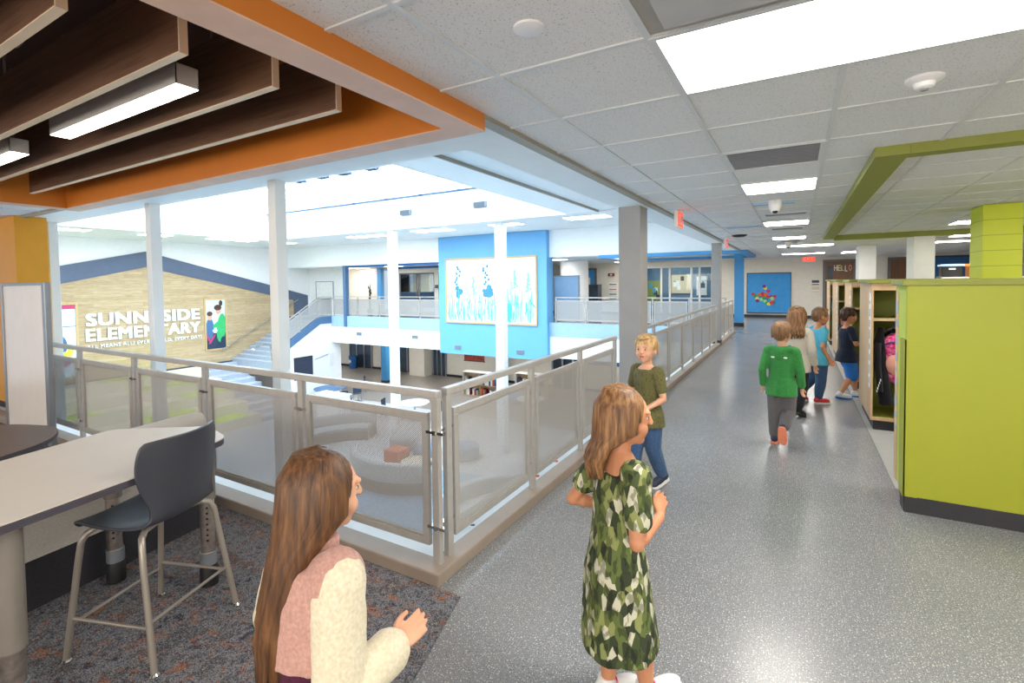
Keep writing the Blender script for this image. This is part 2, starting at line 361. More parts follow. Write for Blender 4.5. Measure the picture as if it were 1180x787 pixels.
P_('table_brown', '#5c4a42', .4, var=.08); P_('board_white', '#efe9e3', .25, var=.02); P_('frame_alu', '#9aa0a8', .35, .6)
P_('dark_glass', '#33414f', .15, var=.2, scale=2); P_('wood_frame', '#c6a878', .5, var=.08, scale=20); P_('navy', '#27384f', .5); P_('charcoal', '#3a3f48', .6)
P_('stair_blue', '#aab2bf', .6, var=.04); P_('stair_tread', '#b9c8da', .6); P_('bleach_wood', '#e6dcc2', .5, var=.05); P_('bleach_green', '#c4e02a', .5, var=.03)
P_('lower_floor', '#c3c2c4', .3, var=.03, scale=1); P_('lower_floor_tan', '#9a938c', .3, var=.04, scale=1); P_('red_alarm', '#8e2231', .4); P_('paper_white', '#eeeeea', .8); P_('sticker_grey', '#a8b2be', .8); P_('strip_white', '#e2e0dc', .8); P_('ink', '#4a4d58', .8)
P_('beanbag', '#5b8fc4', .8, var=.15); P_('cushion_orange', '#e0653a', .8); P_('crate_orange', '#d9822b', .5); P_('tan_top', '#d8c8aa', .5)
fabric('sofa_fabric', ['#b0aca5', '#c2beb7', '#cfcbc4'], 260); fabric('sofa_dark', ['#2a2a30', '#3a3a40'], 200); fabric('sofa_pale', ['#c3c3c2', '#d5d5d3'], 120); fabric('sofa_grey', ['#8f969c', '#a5abb0'], 120); fabric('ottoman_blue', ['#5f7f9b', '#7695b0'], 100)
P_('lips', '#b5605a', .45, var=.05)
def skin(name, c):
    m, nt, b = new_mat(name); n = nd(nt, 'ShaderNodeTexNoise'); n.inputs['Scale'].default_value = 18; nt.links.new(coords(nt), n.inputs['Vector'])
    c = srgb(c); r = ramp(nt, [(.3, (c[0]*.95, c[1]*.9, c[2]*.88)), (.7, (min(1, c[0]*1.03), c[1]*1.02, c[2]*1.02))]); nt.links.new(n.outputs['Fac'], r.inputs['Fac']); nt.links.new(r.outputs['Color'], b.inputs['Base Color'])
    b.inputs['Roughness'].default_value = .5; b.inputs['Subsurface Weight'].default_value = .12; b.inputs['Subsurface Radius'].default_value = (.02, .008, .004); b.inputs['Subsurface Scale'].default_value = .3
P_('diffuser_box', '#b9bcc0', .5); skin('skin_warm', '#c98d68'); skin('skin_fair', '#dba98a')
def hairmat(name, cols):
    m, nt, b = new_mat(name); n = nd(nt, 'ShaderNodeTexNoise'); n.inputs['Scale'].default_value = 9; n.inputs['Detail'].default_value = 4
    nt.links.new(coords(nt, (9, 9, .9)), n.inputs['Vector'])
    r = ramp(nt, [(.3+.4*i/(len(cols)-1), c) for i, c in enumerate(cols)]); nt.links.new(n.outputs['Fac'], r.inputs['Fac']); nt.links.new(r.outputs['Color'], b.inputs['Base Color'])
    b.inputs['Roughness'].default_value = .5; bump(nt, b, n.outputs['Fac'], .5, .004)
hairmat('hair_brown', ['#3d2616', '#5d3d22', '#7a5330']); hairmat('hair_light_brown', ['#4f3421', '#7d5734', '#a47a4e']); hairmat('hair_dark', ['#32211a', '#4b3426', '#5f4430']); hairmat('hair_blond', ['#9b7448', '#c6a06c', '#dbbd8a']); hairmat('hair_sandy', ['#6a4b34', '#8d6a4c', '#a07c5a'])
fabric('vest_rose', ['#ad8478', '#b98f84', '#c39a8e'], 120, bumps=.5); fabric('fleece_cream', ['#cbc2a6', '#d5ccb2', '#ded6c0'], 110, bumps=.7); fabric('plum', ['#3a1428', '#4f1d38'], 120)
fabric('green_fleece', ['#2d7438', '#3b8a47', '#499a54'], 150); fabric('grey_pants', ['#5d5a5c', '#716e70'], 200); fabric('knit_cream', ['#b9b1a3', '#d2cabc'], 160); fabric('black_knit', ['#1a1b22', '#262831'], 200)
fabric('teal_tee', ['#4aa6c4', '#63bdd8'], 200, bumps=.1); fabric('denim', ['#2c4464', '#3c587d', '#4b688c'], 180); fabric('navy_tee', ['#1b2130', '#262d3e'], 200, bumps=.1); fabric('blue_shorts', ['#2468b4', '#3279c8'], 200, bumps=.1); fabric('olive_tee', ['#4f4a2e', '#6b6540', '#57663a'], 60, bumps=.1)
fabric('pink_print', ['#c21c64', '#e23a83', '#f07aa8', '#d8b4a2'], 30, bumps=.1); fabric('pink_coat', ['#c98a92', '#d9a0a6'], 120); fabric('black_coat', ['#0d0e13', '#181920'], 80)
P_('shoe_navy', '#2a3048', .6); P_('shoe_white', '#e6e6e6', .5); P_('sole_coral', '#e88a6a', .6); P_('shoe_red', '#c9303c', .5); P_('eye_white', '#cfc6be', .2, var=.01); P_('iris', '#3a2a1e', .15); P_('rubber_white', '#ececec', .6)
emit('panel_light', '#fffaf2', 24.0); emit('linear_light', '#fff4e4', 22.0); emit('atrium_light', '#f4faff', 26.0); emit('skylight', '#dcefff', 8.5); emit('exit_red', '#ff4a30', 1.6); emit('wall_screen', '#20242c', .05)
emit('fill_pane', '#fff6ea', 4.2); emit('lower_light', '#fff8ee', 26.0)
G = MATS
# ------------------------------------------------------------------ the setting
ST = sbox
# floors
ST('floor', (-1.98, 7, -4, 24.6, -.3, 0), G['floor'], 'grey speckled rubber floor of the long upstairs corridor', 'floor')
ST('floor_reading_area', (-12, -1.98, -4, 2.3, -.3, 0), G['floor'], 'upstairs floor slab under the patterned carpet', 'floor')
ST('floor_balcony', (-30, -1.98, 17, 24.6, -.3, 0), G['floor'], 'floor of the balcony across the atrium', 'floor')
bm = bmesh.new(); prism(bm, [(-12, -4), (.25, -4), (-1.37, 1.5), (-1.525, 2.05), (-12, 2.05)], .0, .007)
struct('floor_carpet', bm, G['carpet'], 'patterned grey and rust carpet under the tall table', 'carpet')
ST('floor_inlay', (.68, 3.2, 4.8, 16, 0, .004), P_('inlay_grey', '#a9a9a6', .35), 'paler floor strip in front of the green cubbies', 'floor')
ST('floor_lower', (-30, 7, 2.3, 24.2, -4.2, -4), G['lower_floor'], 'pale polished floor of the level below', 'floor')
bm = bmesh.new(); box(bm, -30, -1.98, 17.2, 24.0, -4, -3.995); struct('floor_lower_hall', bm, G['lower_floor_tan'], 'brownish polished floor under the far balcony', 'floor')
bm = bmesh.new(); prism(bm, [(-9.9, 2.4), (-2.1, 2.4), (-2.1, 9.5), (-6.6, 12.2), (-9.6, 11.6), (-11.2, 8.4)], -4, -3.99)
struct('floor_lower_carpet', bm, G['blue_carpet'], 'mottled blue carpet on the lower floor beneath the railing', 'carpet')
# slab edges and curbs
bm = bmesh.new(); box(bm, -1.99, -1.98, 2.3, 17, -1.2, 0); box(bm, -12, -1.98, 2.3, 2.31, -1.2, 0)
struct('trim_slab_edge', bm, G['gyp_white'], 'white slab edge below the corridor railing', 'slab edge')
bm = bmesh.new(); prism(bm, [(-12, 2.19), (-1.8, 2.19), (-1.8, 16.93), (-2.01, 16.93), (-2.01, 2.33), (-12, 2.33)], 0, .05)
struct('trim_ledge', bm, G['gyp_white'], 'bright white ledge behind the railing posts', 'ledge', bevel=.004)
bm = bmesh.new(); prism(bm, [(-12, 2.05), (-1.672, 2.05), (-1.672, 16.9), (-1.8, 16.9), (-1.8, 2.19), (-12, 2.19)], 0, .075)
struct('trim_curb', bm, G['curb'], 'taupe curb that carries the railing posts', 'curb', bevel=.008)
# walls that close the building
ST('wall_back', (-12, 7, -4.2, -4, 0, 3.3), G['wall_cream'], 'cream wall behind the viewer', 'wall')
ST('wall_right', (7, 7.2, -4.2, 24.6, 0, 2.7), G['wall_white'], 'white wall at the far right', 'wall')
ST('wall_far', (-3.42, 7.2, 24.5, 24.7, 0, 2.7), G['wall_cream'], 'cream wall closing the corridor end', 'wall')
bm = bmesh.new(); box(bm, -12.2, -6.76, 24.5, 24.7, 0, 2.7); box(bm, -6.76, -3.42, 24.5, 24.7, 2.38, 2.7)
struct('wall_far_left', bm, G['wall_cream'], 'cream wall around the classroom windows across the atrium', 'wall')
ST('baseboard_far', (-12, .9, 24.47, 24.5, 0, .12), G['toe_black'], 'dark baseboard along the corridor end wall', 'baseboard')
w = thing('window_fill', 'unseen wide window added for fill light in the wall behind the viewer', 'window', (0, -4, .9)); w['kind'] = 'structure'  # unseen glowing window, added behind the camera as fill light
bm = bmesh.new()
for k in range(11): box(bm, -11.13+1.7*k, -11.07+1.7*k, -3.99, -3.93, .7, 2.4)
box(bm, -11.1, 5.9, -3.99, -3.93, .66, .72); box(bm, -11.1, 5.9, -3.99, -3.93, 2.38, 2.44); obj('window_frame', bm, G['wall_white'], w)
for k in range(10): pbox('pane', (-11.07+1.7*k, -9.43+1.7*k, -3.99, -3.97, .72, 2.38), G['fill_pane'], w)
# ceilings of the corridor
def tiles(name, x0, x1, y0, y1, label):
    o = ST(name, (x0, x1, y0, y1, 2.606, 2.7), G['ceiling_tile'], label, 'ceiling'); bm = bmesh.new(); w = .013
    k = math.ceil((x0+1.195)/.685); 
    while -1.195+.685*k < x1: 
        X = -1.195+.685*k; box(bm, X-w, X+w, y0, y1, 2.598, 2.607); k += 1
    k = math.ceil((y0-1.97)/.685)
    while 1.97+.685*k < y1:
        Y = 1.97+.685*k; box(bm, x0, x1, Y-w, Y+w, 2.5985, 2.607); k += 1
    obj('ceiling_grid', bm, G['grid_white'], o)
tiles('ceiling', -1.53, 7, -4, 24.5, 'speckled tile ceiling with white grid over the corridor')
tiles('ceiling_side', -12, -6.9, -4, 2.36, 'tile ceiling left of the orange frame')
ST('ceiling_balcony', (-30, -1.53, 17.3, 24.5, 2.6, 2.7), G['ceiling_white'], 'white ceiling over the far balcony', 'ceiling')
bm = bmesh.new(); box(bm, -12, -1.6, 2.42, 2.9, 2.6, 3.7); box(bm, -2.02, -1.6, 2.9, 17.0, 2.6, 3.7)
struct('trim_bulkhead', bm, G['gyp_white'], 'white bulkhead around the near edge of the atrium', 'bulkhead')
bm = bmesh.new(); box(bm, -1.61, -1.53, 2.43, 17.2, 2.578, 2.7); box(bm, -12, -1.53, 2.36, 2.425, 2.578, 2.7)
struct('trim_ceiling_edge', bm, G['trim_beige'], 'beige metal edge strip where the tile ceiling ends', 'trim')
# orange frame with a dark recess
bm = bmesh.new(); box(bm, -1.70, -1.53, -4, 2.36, 2.512, 3.3); box(bm, -6.9, -1.70, 2.2, 2.36, 2.512, 3.3); box(bm, -6.9, -6.75, -4, 2.2, 2.512, 3.3)
fr_ = struct('trim_orange_frame', bm, G['orange'], 'orange painted ceiling frame around the wooden baffles', 'ceiling frame')
bm = bmesh.new(); box(bm, -1.699, -1.531, -4, 2.359, 2.505, 2.512); box(bm, -6.899, -1.699, 2.201, 2.359, 2.505, 2.512); box(bm, -6.899, -6.751, -4, 2.2, 2.505, 2.512)
obj('frame_underside', bm, P_('peach', '#dcb9a4', .6), fr_)
ST('ceiling_recess', (-6.75, -1.7, -4, 2.2, 3.2, 3.3), G['recess_dark'], 'dark recessed ceiling above the wooden baffles', 'ceiling')
# atrium soffit and skylight
bm = bmesh.new()
box(bm, -24, -2.02, 2.9, 5.5, 3.69, 3.79); box(bm, -24, -2.02, 13.35, 17, 3.65, 3.79); box(bm, -24, -20, 5.5, 13.35, 3.65, 3.79); box(bm, -4.9, -2.02, 5.5, 13.35, 3.69, 3.79)
struct('ceiling_atrium', bm, G['ceiling_white'], 'white soffit around the skylight well', 'ceiling')
bm = bmesh.new(); prism(bm, [(-20, 5.5), (-4.9, 5.5), (-4.9, 13.35), (-5.85, 13.35), (-5.85, 6.2), (-20, 6.2)], 3.65, 3.79)
struct('trim_skylight_edge', bm, G['gyp_white'], 'pale dropped band around the skylight opening', 'trim')
bm = bmesh.new(); prism(bm, [(-20, 5.46), (-4.86, 5.46), (-4.86, 13.35), (-4.9, 13.35), (-4.9, 5.5), (-20, 5.5)], 3.63, 3.69)
struct('trim_skylight_line', bm, G['trim_beige'], 'thin grey strip along the skylight band', 'trim')
bm = bmesh.new()
box(bm, -20.1, -5.7, 6.05, 6.2, 3.79, 4.85); box(bm, -20.1, -5.7, 13.35, 13.5, 3.79, 4.85); box(bm, -20.1, -20, 6.2, 13.35, 3.79, 4.85); box(bm, -5.85, -5.7, 6.2, 13.35, 3.79, 4.85)
struct('wall_skylight_well', bm, G['gyp_white'], 'white walls of the skylight well', 'wall')
bm = bmesh.new(); box(bm, -20.1, -5.7, 6.05, 13.5, 4.86, 4.9); sk = struct('window_1', bm, G['skylight'], 'bright skylight glazing above the atrium', 'skylight')
bm = bmesh.new()
for i in range(9):
    X = -19.6+i*1.65; box(bm, X-.05, X+.05, 6.2, 13.35, 4.78, 4.86)
box(bm, -20, -5.85, 9.3, 9.4, 4.8, 4.86); obj('rafters', bm, G['gyp_white'], sk)
bm = bmesh.new(); box(bm, -20, -5.85, 13.31, 13.35, 4.72, 4.78); obj('edge_strip', bm, P_('strip_blue', '#22405e', .6), sk)
for X in (-12.72, -11.72, -10.82, -9.8): pbox('bracket', (X-.17, X+.17, 9.44, 9.66, 4.7, 4.76), P_('spot_blue', '#123a5e', .6) if 'spot_blue' not in MATS else G['spot_blue'], sk)  # invented dark blue blocks for the small blue spots in the skylight
for i, (X, Z) in enumerate(((-12.0, 4.2), (-8.85, 4.2))):
    t = thing('wall_speaker', ['grey box speaker on the skylight wall, left of the artwork column', 'grey box speaker on the skylight wall above the artwork column'][i], 'speaker', (X, 13.34, Z), 0, 'speakers on the skylight wall'); pbox('speaker_case', (X-.25, X+.25, 13.24, 13.35, Z-.1, Z+.1), P_('case_grey', '#5f6a72', .6) if 'case_grey' not in MATS else G['case_grey'], t, .02); pbox('speaker_grille', (X-.2, X+.2, 13.23, 13.24, Z-.07, Z+.07), G['charcoal'], t)
# wood wall side
bm = bmesh.new(); box(bm, -24.3, -24, 2.3, 18.6, -4, 3.75)
struct('wall_left', bm, G['wall_white'], 'white atrium wall that carries the plank gable', 'wall')
bm = bmesh.new(); sheet(bm, [(3.2, -2), (17.4, -2), (17.4, .87), (10.35, 2.53), (3.2, .78)], 0, -24, -23.96)
struct('trim_1', bm, G['plank_wall'], 'pale wooden plank cladding in a gable shape', 'plank cladding')
bm = bmesh.new(); sheet(bm, [(3.2, .78), (10.35, 2.53), (17.4, .87), (17.4, -.3), (18.3, -.3), (18.3, 1.12), (10.35, 3.19), (3.2, 1.48)], 0, -24, -23.93)
struct('trim_2', bm, G['gable_slate'], 'slate blue gable outline over the wooden planks', 'gable band')
ST('trim_3', (-24, -23.92, 3.2, 14.2, -2.06, -1.94), G['navy'], 'navy base strip under the wooden planks', 'baseboard')
ST('wall_landing', (-24.3, -21.0, 18.5, 18.7, 0, 2.7), G['wall_white'], 'white wall behind the stair landing', 'wall')
ST('wall_balcony_left', (-24.3, -20.2, 20.3, 20.5, 0, 2.7), G['wall_cream'], 'cream wall left of the blue column on the balcony', 'wall')
bm = bmesh.new(); box(bm, -19.0, -12, 20.3, 20.5, 2.28, 2.7); box(bm, -16.45, -16.15, 20.3, 20.5, 0, 2.28); box(bm, -15.4, -12, 20.3, 20.5, 0, 2.28); box(bm, -12.2, -12, 20.3, 24.5, 0, 2.7); box(bm, -20.2, -18.95, 22.9, 23, 0, 2.7)
struct('wall_balcony_middle', bm, G['wall_cream'], 'cream wall with glazed opening on the balcony', 'wall')
# header and slab band across the atrium
ST('wall_header', (-24, -1.6, 17, 17.25, 2.62, 3.75), G['gyp_white'], 'white header wall above the far balcony opening', 'wall')
ST('trim_balcony_band', (-20.4, -1.98, 16.94, 17.1, -.39, .13), G['pale_blue'], 'pale blue band along the far balcony edge', 'slab edge')
ST('wall_balcony_front', (-20.4, -1.98, 16.97, 17.2, -1.22, -.38), G['gyp_white'], 'white wall strip below the far balcony', 'wall')
bm = bmesh.new(); box(bm, -13.32, -8.18, 16.75, 17.3, -1.3, 3.64); struct('wall_accent', bm, G['accent_blue'], 'blue accent wall carrying the botanical artwork', 'wall')
# level below
ST('wall_lower_far', (-30, -1.98, 24, 24.2, -4, -1.2), G['wall_cream'], 'cream wall at the back of the lower level', 'wall')
ST('ceiling_lower', (-30, -1.98, 17.2, 24.2, -1.25, -1.15), G['ceiling_white'], 'white ceiling under the far balcony', 'ceiling')
ST('wall_lower_right', (-2.1, -1.99, 2.3, 24, -4, -1.2), G['wall_white'], 'white wall below the corridor railing', 'wall')
ST('wall_lower_near', (-24, -1.98, 2.2, 2.3, -4, -.3), G['wall_white'], 'white wall below the carpeted area', 'wall')
bm = bmesh.new(); sheet(bm, [(13.9, -4), (17.0, -4), (17.0, -.1), (16.2, -.1), (13.9, -1.45)], 0, -20.5, -20.4)
struct('wall_stair', bm, G['gyp_white'], 'white wall under the stair flight', 'wall')
bm = bmesh.new(); sheet(bm, [(13.9, -1.62), (16.25, -.25), (17.0, -.25), (17.0, .1), (16.18, .1), (13.9, -1.3)], 0, -20.52, -20.37)
struct('trim_stringer', bm, G['slate_blue'], 'blue stringer edge of the stair flight', 'stringer')
ST('trim_lower_pier', (-20.75, -20.4, 17.0, 17.5, -4, -1.2), G['wall_white'], 'white pier at the foot of the stair wall', 'pier')
# amber wall block at the far left
bm = bmesh.new(); box(bm, -12, -8.7, 2.3, 2.62, 0, 2.6); struct('wall_amber', bm, G['amber'], 'amber painted wall block at the left edge', 'wall')
ST('baseboard_amber', (-12, -8.7, 2.28, 2.3, 0, .12), G['toe_black'], 'dark baseboard under the amber wall', 'baseboard')

# columns
def column(x, y, w, d, z0, z1, m, label, base=None):
    bm = bmesh.new(); box(bm, x-w/2, x+w/2, y-d/2, y+d/2, z0, z1)
    o = struct('column', bm, m, label, 'column', bevel=.006)
    if base: pbox('column_base', (x-w/2-.01, x+w/2+.01, y-d/2-.01, y+d/2+.01, z0, z0+.14), base, o)
for x, lab in ((-9.2, 'slim white square column beside the amber wall'), (-6.32, 'slim white square column in front of the school name'), (-4.08, 'slim white square column nearest the railing corner')):
    column(x, 2.82, .115, .11, -4, 2.62, G['gyp_white'], lab)
column(-12.86, 13.5, .26, .26, -4, 3.66, G['gyp_white'], 'white atrium column left of the blue accent wall')
column(-8.52, 14.0, .3, .28, -4, 3.66, G['gyp_white'], 'white atrium column in front of the botanical artwork')
column(-1.84, 6.32, .28, .34, 0, 2.61, G['column_grey'], 'grey square column behind the blond child', G['toe_black'])
column(-1.78, 13.5, .21, .26, 0, 2.61, G['column_grey'], 'grey square column at the far end of the railing', G['toe_black'])
column(-1.8, 19.4, .3, .3, 0, 2.6, G['blue'], 'blue column beside the tack board wall', G['toe_black'])
column(-20.0, 20.0, .3, .25, 0, 2.6, G['blue'], 'blue column on the far balcony near the stair', G['toe_black'])
column(-19.35, 17.0, .2, .2, -.4, 2.62, G['slate_blue'], 'thin blue grey post rising from the far balcony edge')
column(-20.6, 20.9, .4, .4, -4, -1.2, G['blue'], 'blue column on the level below', G['toe_black'])
column(2.22, 13.2, .34, .75, 0, 2.6, G['wall_white'], 'white pillar above the far cubbies')
column(1.72, 17.6, .4, .9, 0, 2.6, G['wall_white'], 'narrower white pillar behind the far cubbies')
bm = bmesh.new(); box(bm, 2.10, 2.48, 8.7, 9.25, 0, 2.6); struct('column', bm, G['lime_block'], 'lime painted block pillar above the green panel', 'column')
bm = bmesh.new(); lathe(bm, [(.62, 0), (.62, 2.6)], (-8.55, 20.3, 0), 40); o = struct('column', bm, G['wall_white'], 'thick round white column on the far balcony', 'column'); auto_smooth(o)

# coloured hanging frames
def hang(name, boxes, m, label):
    bm = bmesh.new()
    for b in boxes: box(bm, *b)
    struct(name, bm, m, label, 'ceiling frame', bevel=.003)
hang('trim_green_frame', [(.485, .69, 4.47, 13.0, 2.535, 2.61), (.69, 7, 4.47, 4.62, 2.535, 2.61), (.69, 7, 12.8, 13.0, 2.5, 2.61)], G['soffit_green'], 'olive green frame hanging below the tile ceiling')
hang('trim_blue_frame', [(-6.2, -1.35, 16.95, 17.2, 2.5, 2.62), (-6.2, -6.0, 17.2, 20.6, 2.5, 2.6), (-1.6, -1.35, 17.2, 20.6, 2.5, 2.6), (-6.2, -1.35, 20.4, 20.6, 2.5, 2.6)], G['blue'], 'blue ceiling frame above the far right balcony')
hang('trim_blue_frame', [(-19.3, -13.33, 17.1, 17.3, 2.52, 2.62), (-19.3, -13.33, 19.9, 20.1, 2.5, 2.6)], G['deep_blue'], 'dark blue ceiling frame left of the accent wall')

# windows, doors
w = thing('window_2', 'row of white framed classroom windows across the atrium', 'window', (-5.1, 24.5, 0)); w['kind'] = 'structure'
bm = bmesh.new(); xs = [-6.76, -5.62, -5.02, -4.35, -4.02, -3.42]
xs = [-6.76, -5.75, -5.35, -4.35, -3.98, -3.42]
for x in xs: box(bm, x-.04, x+.04, 24.48, 24.6, 0, 2.38)
for z in (.03, 2.34): box(bm, -6.76, -3.42, 24.48, 24.6, z-.04, z+.04)
obj('window_frame', bm, G['wall_white'], w)
for a, b in zip(xs, xs[1:]): pbox('pane', (a+.04, b-.04, 24.53, 24.545, .07, 2.3), G['glass'], w)
ST('wall_classroom', (-9, -2, 27.5, 27.6, 0, 2.7), P_('class_wall', '#5f7f98', .7), 'blue grey back wall of the classroom behind glass', 'wall')
ST('floor_classroom', (-9, -2, 24.6, 27.6, -.1, 0), G['navy'], 'dark floor of the classroom behind glass', 'floor')
ST('ceiling_classroom', (-9, -2, 24.7, 27.6, 2.6, 2.7), G['ceiling_white'], 'ceiling of the classroom behind glass', 'ceiling')
for i, (x0, x1, z0, z1, c, lab) in enumerate(((-5.9, -4.9, 1.0, 2.0, 'tan_top', 'large tan notice board seen through classroom glass'), (-7.2, -6.4, .5, 1.7, 'olive', 'olive display board at the left classroom pane'), (-4.6, -4.1, .9, 1.9, 'paper_white', 'pale notice board behind the narrow classroom pane'), (-3.7, -2.9, .8, 1.9, 'tan_top', 'tan display board behind the last classroom pane'))):
    t = thing('notice_board', lab, 'notice board', (x0, 27.45, z0), 0, 'notice boards in the glazed classroom')
    pbox('panel', (x0, x1, 27.43, 27.49, z0, z1), G[c], t)
    for k in range(5):
        px = x0+.08+random.random()*(x1-x0-.3); pz = z0+.08+random.random()*(z1-z0-.35)
        pbox('pinned_sheet', (px, px+.18, 27.42-.002*k, 27.425-.002*k, pz, pz+.24), G[random.choice(['paper_white', 'charcoal', 'teal_tee', 'ink'])], t)
w = thing('window_3', 'dark framed glass wall on the balcony left of the artwork', 'window', (-17.7, 20.4, 0)); w['kind'] = 'structure'
bm = bmesh.new()
for x in (-18.9, -17.7, -17.55, -16.5): box(bm, x-.035, x+.035, 20.35, 20.45, 0, 2.26)
box(bm, -18.9, -16.5, 20.35, 20.45, 2.2, 2.27); box(bm, -18.9, -16.5, 20.35, 20.45, 0, .08); obj('window_frame', bm, G['door_grey'], w)
for a, b in ((-18.86, -17.74), (-17.66, -17.59), (-17.51, -16.54)): pbox('pane', (a, b, 20.39, 20.4, .08, 2.2), G['glass'], w)
pbox('frosted_band', (-18.86, -16.54, 20.395, 20.405, .4, 1.25), G['slate_blue'], w)
ST('wall_office', (-20.2, -12, 23, 23.1, 0, 2.7), G['wall_white'], 'pale back wall of the room behind the balcony glass', 'wall')
def door(name, x0, x1, y, z0, z1, m, label, lite=None, fm='door_grey'):
    d = thing(name, label, 'door', ((x0+x1)/2, y, z0)); d['kind'] = 'structure'
    bm = bmesh.new(); box(bm, x0-.09, x0, y-.05, y+.08, z0, z1+.09); box(bm, x1, x1+.09, y-.05, y+.08, z0, z1+.09); box(bm, x0, x1, y-.05, y+.08, z1, z1+.09); obj('door_frame', bm, G[fm], d, .004)
    pbox('door_leaf', (x0, x1, y-.02, y+.04, z0, z1), m, d)
    bm = bmesh.new(); tube(bm, [(x0+.1, y-.02, z0+1), (x0+.1, y-.07, z0+1), (x0+.22, y-.07, z0+1)], .012, 8); obj('door_handle', bm, G['chrome'], d, smooth=True)
    if lite: pbox('door_glass', (lite[0], lite[1], y-.03, y-.019, z0+lite[2], z0+lite[3]), G[lite[4]], d)
    return d
d1 = door('door_1', 1.02, 1.98, 24.47, 0, 2.38, G['door_wood'], 'brown wooden door with greeting letters at the corridor end', (1.1, 1.28, .9, 2.2, 'dark_glass'))
t = thing('letter_banner', 'multicoloured HELLO letters on the brown door', 'letters', (1.3, 24.43, 2.0))
for i, (ch, c) in enumerate(zip('HELLO', ('#e8f0f4', '#f2e28a', '#bfe6a8', '#f4f2ea', '#e8a08a'))):
    bm = text_bm(ch, .11 if ch != 'L' else .09, .24 - (.03 if i == 2 else 0), .02, .03); bmesh.ops.translate(bm, verts=bm.verts, vec=(1.32+i*.125, 24.43, 2.0 - (.03 if i == 3 else 0)))
    obj('letter', bm, P_('letter_%d' % i, c, .6), t)
door('door_2', -16.05, -15.15, 20.3, 0, 2.2, G['door_wood'], 'brown door with narrow glass beside the blue accent wall', (-15.75, -15.62, .6, 2.0, 'tan_top'))
door('door_3', -9.8, -9.15, 24.47, 0, 2.3, G['blue'], 'blue door on the far balcony wall', (-9.75, -9.4, 1.2, 1.9, 'paper_white'))
door('door_4', 3.2, 4.0, 24.47, 0, 2.4, G['door_wood'], 'brown door half hidden by the white pillars')
# ------------------------------------------------------------------ railings
def railing(label, ax, fixed, posts, z=0., ends=(True, True), slope=0., lo=.165, hi=.925, top=1.055, group=None, metal='rail_metal', panel_ok=None):
    """posts: positions along the axis; slope: rise per metre (stairs)"""
    def pt(u, v, w):
        w = w + z + slope*(u-posts[0])
        return (u, fixed+v, w) if ax == 'x' else (fixed+v, u, w)
    def bx(bm, u0, u1, v0, v1, w0, w1):
        vs = [bm.verts.new(pt(u, v, w)) for w in (w0, w1) for v in (v0, v1) for u in (u0, u1)]
        for f in ((0, 2, 3, 1), (4, 5, 7, 6), (0, 1, 5, 4), (2, 6, 7, 3), (0, 4, 6, 2), (1, 3, 7, 5)): bm.faces.new([vs[i] for i in f])
    s = 1 if posts[-1] > posts[0] else -1
    mid = (posts[0]+posts[-1])/2
    t = thing('railing', label, 'railing', (mid, fixed, z) if ax == 'x' else (fixed, mid, z), 0, group)
    bm = bmesh.new(); bx(bm, posts[0]-.025*s, posts[-1]+.025*s, -.025, .025, top-.042, top); obj('top_rail', bm, G[metal], t, .006)
    for p in posts:
        bm = bmesh.new(); bx(bm, p-.025, p+.025, -.018, .018, .05, top-.042); po = obj('post', bm, G[metal], t, .004)
        for w in (.28, .82):
            bm = bmesh.new()
            bx(bm, p-.012, p+.012, -.026, -.018, w-.012, w+.012)
            bx(bm, p-.06, p+.06, -.02, .006, w-.008, w+.008)
            obj('standoff', bm, G['chrome'], po)
    for i, (a, b) in enumerate(zip(posts, posts[1:])):
        if a > b: a, b = b, a
        a += .052; b -= .052; f = .042
        bm = bmesh.new()
        bx(bm, a, b, -.014, .014, hi-f, hi); bx(bm, a, b, -.014, .014, lo, lo+f); bx(bm, a, a+f, -.014, .014, lo+f, hi-f); bx(bm, b-f, b, -.014, .014, lo+f, hi-f)
        bx(bm, a+f, b-f, -.007, .007, hi-f-.012, hi-f); bx(bm, a+f, b-f, -.007, .007, lo+f, lo+f+.012)
        pa = obj('panel_frame', bm, G[metal], t, .003)
        bm = bmesh.new(); vs = [bm.verts.new(pt(*q)) for q in ((a+f, .004, lo+f), (b-f, .004, lo+f), (b-f, .004, hi-f), (a+f, .004, hi-f))]; bm.faces.new(vs)
        obj('perforated_sheet', bm, G['perforated'], pa)
    return t
railing('grey railing with perforated panels along the carpet area', 'x', 2.15, [-1.747, -2.90, -4.08, -5.255, -6.433, -7.61, -8.6])
railing('grey railing with perforated panels beside the corner and girl in green dress', 'y', -1.75, [2.252, 3.30, 4.27, 5.28])
railing('long grey railing with perforated panels receding down the corridor', 'y', -1.75, [6.52, 7.0, 7.95, 9.0, 10.05, 11.1, 12.2, 13.2])
railing('short grey railing past the far grey column', 'y', -1.75, [13.8, 14.8, 15.8, 16.85])
railing('pale railing on the far balcony left of the blue wall', 'x', 17.05, [-20.3, -18.6, -17.15, -15.9, -14.65, -13.45], z=.05, group=None)
railing('pale railing on the far balcony right of the blue wall', 'x', 17.05, [-7.95, -6.75, -5.4, -4.3, -3.1, -1.98], z=.05)
railing('sloping railing with perforated panels along the stair', 'y', -20.4, [13.95, 15.1, 16.15], z=-1.28, slope=.59, lo=.12, hi=.93, top=1.05)
railing('short level railing at the head of the stair', 'y', -20.4, [16.25, 16.95], z=.05)
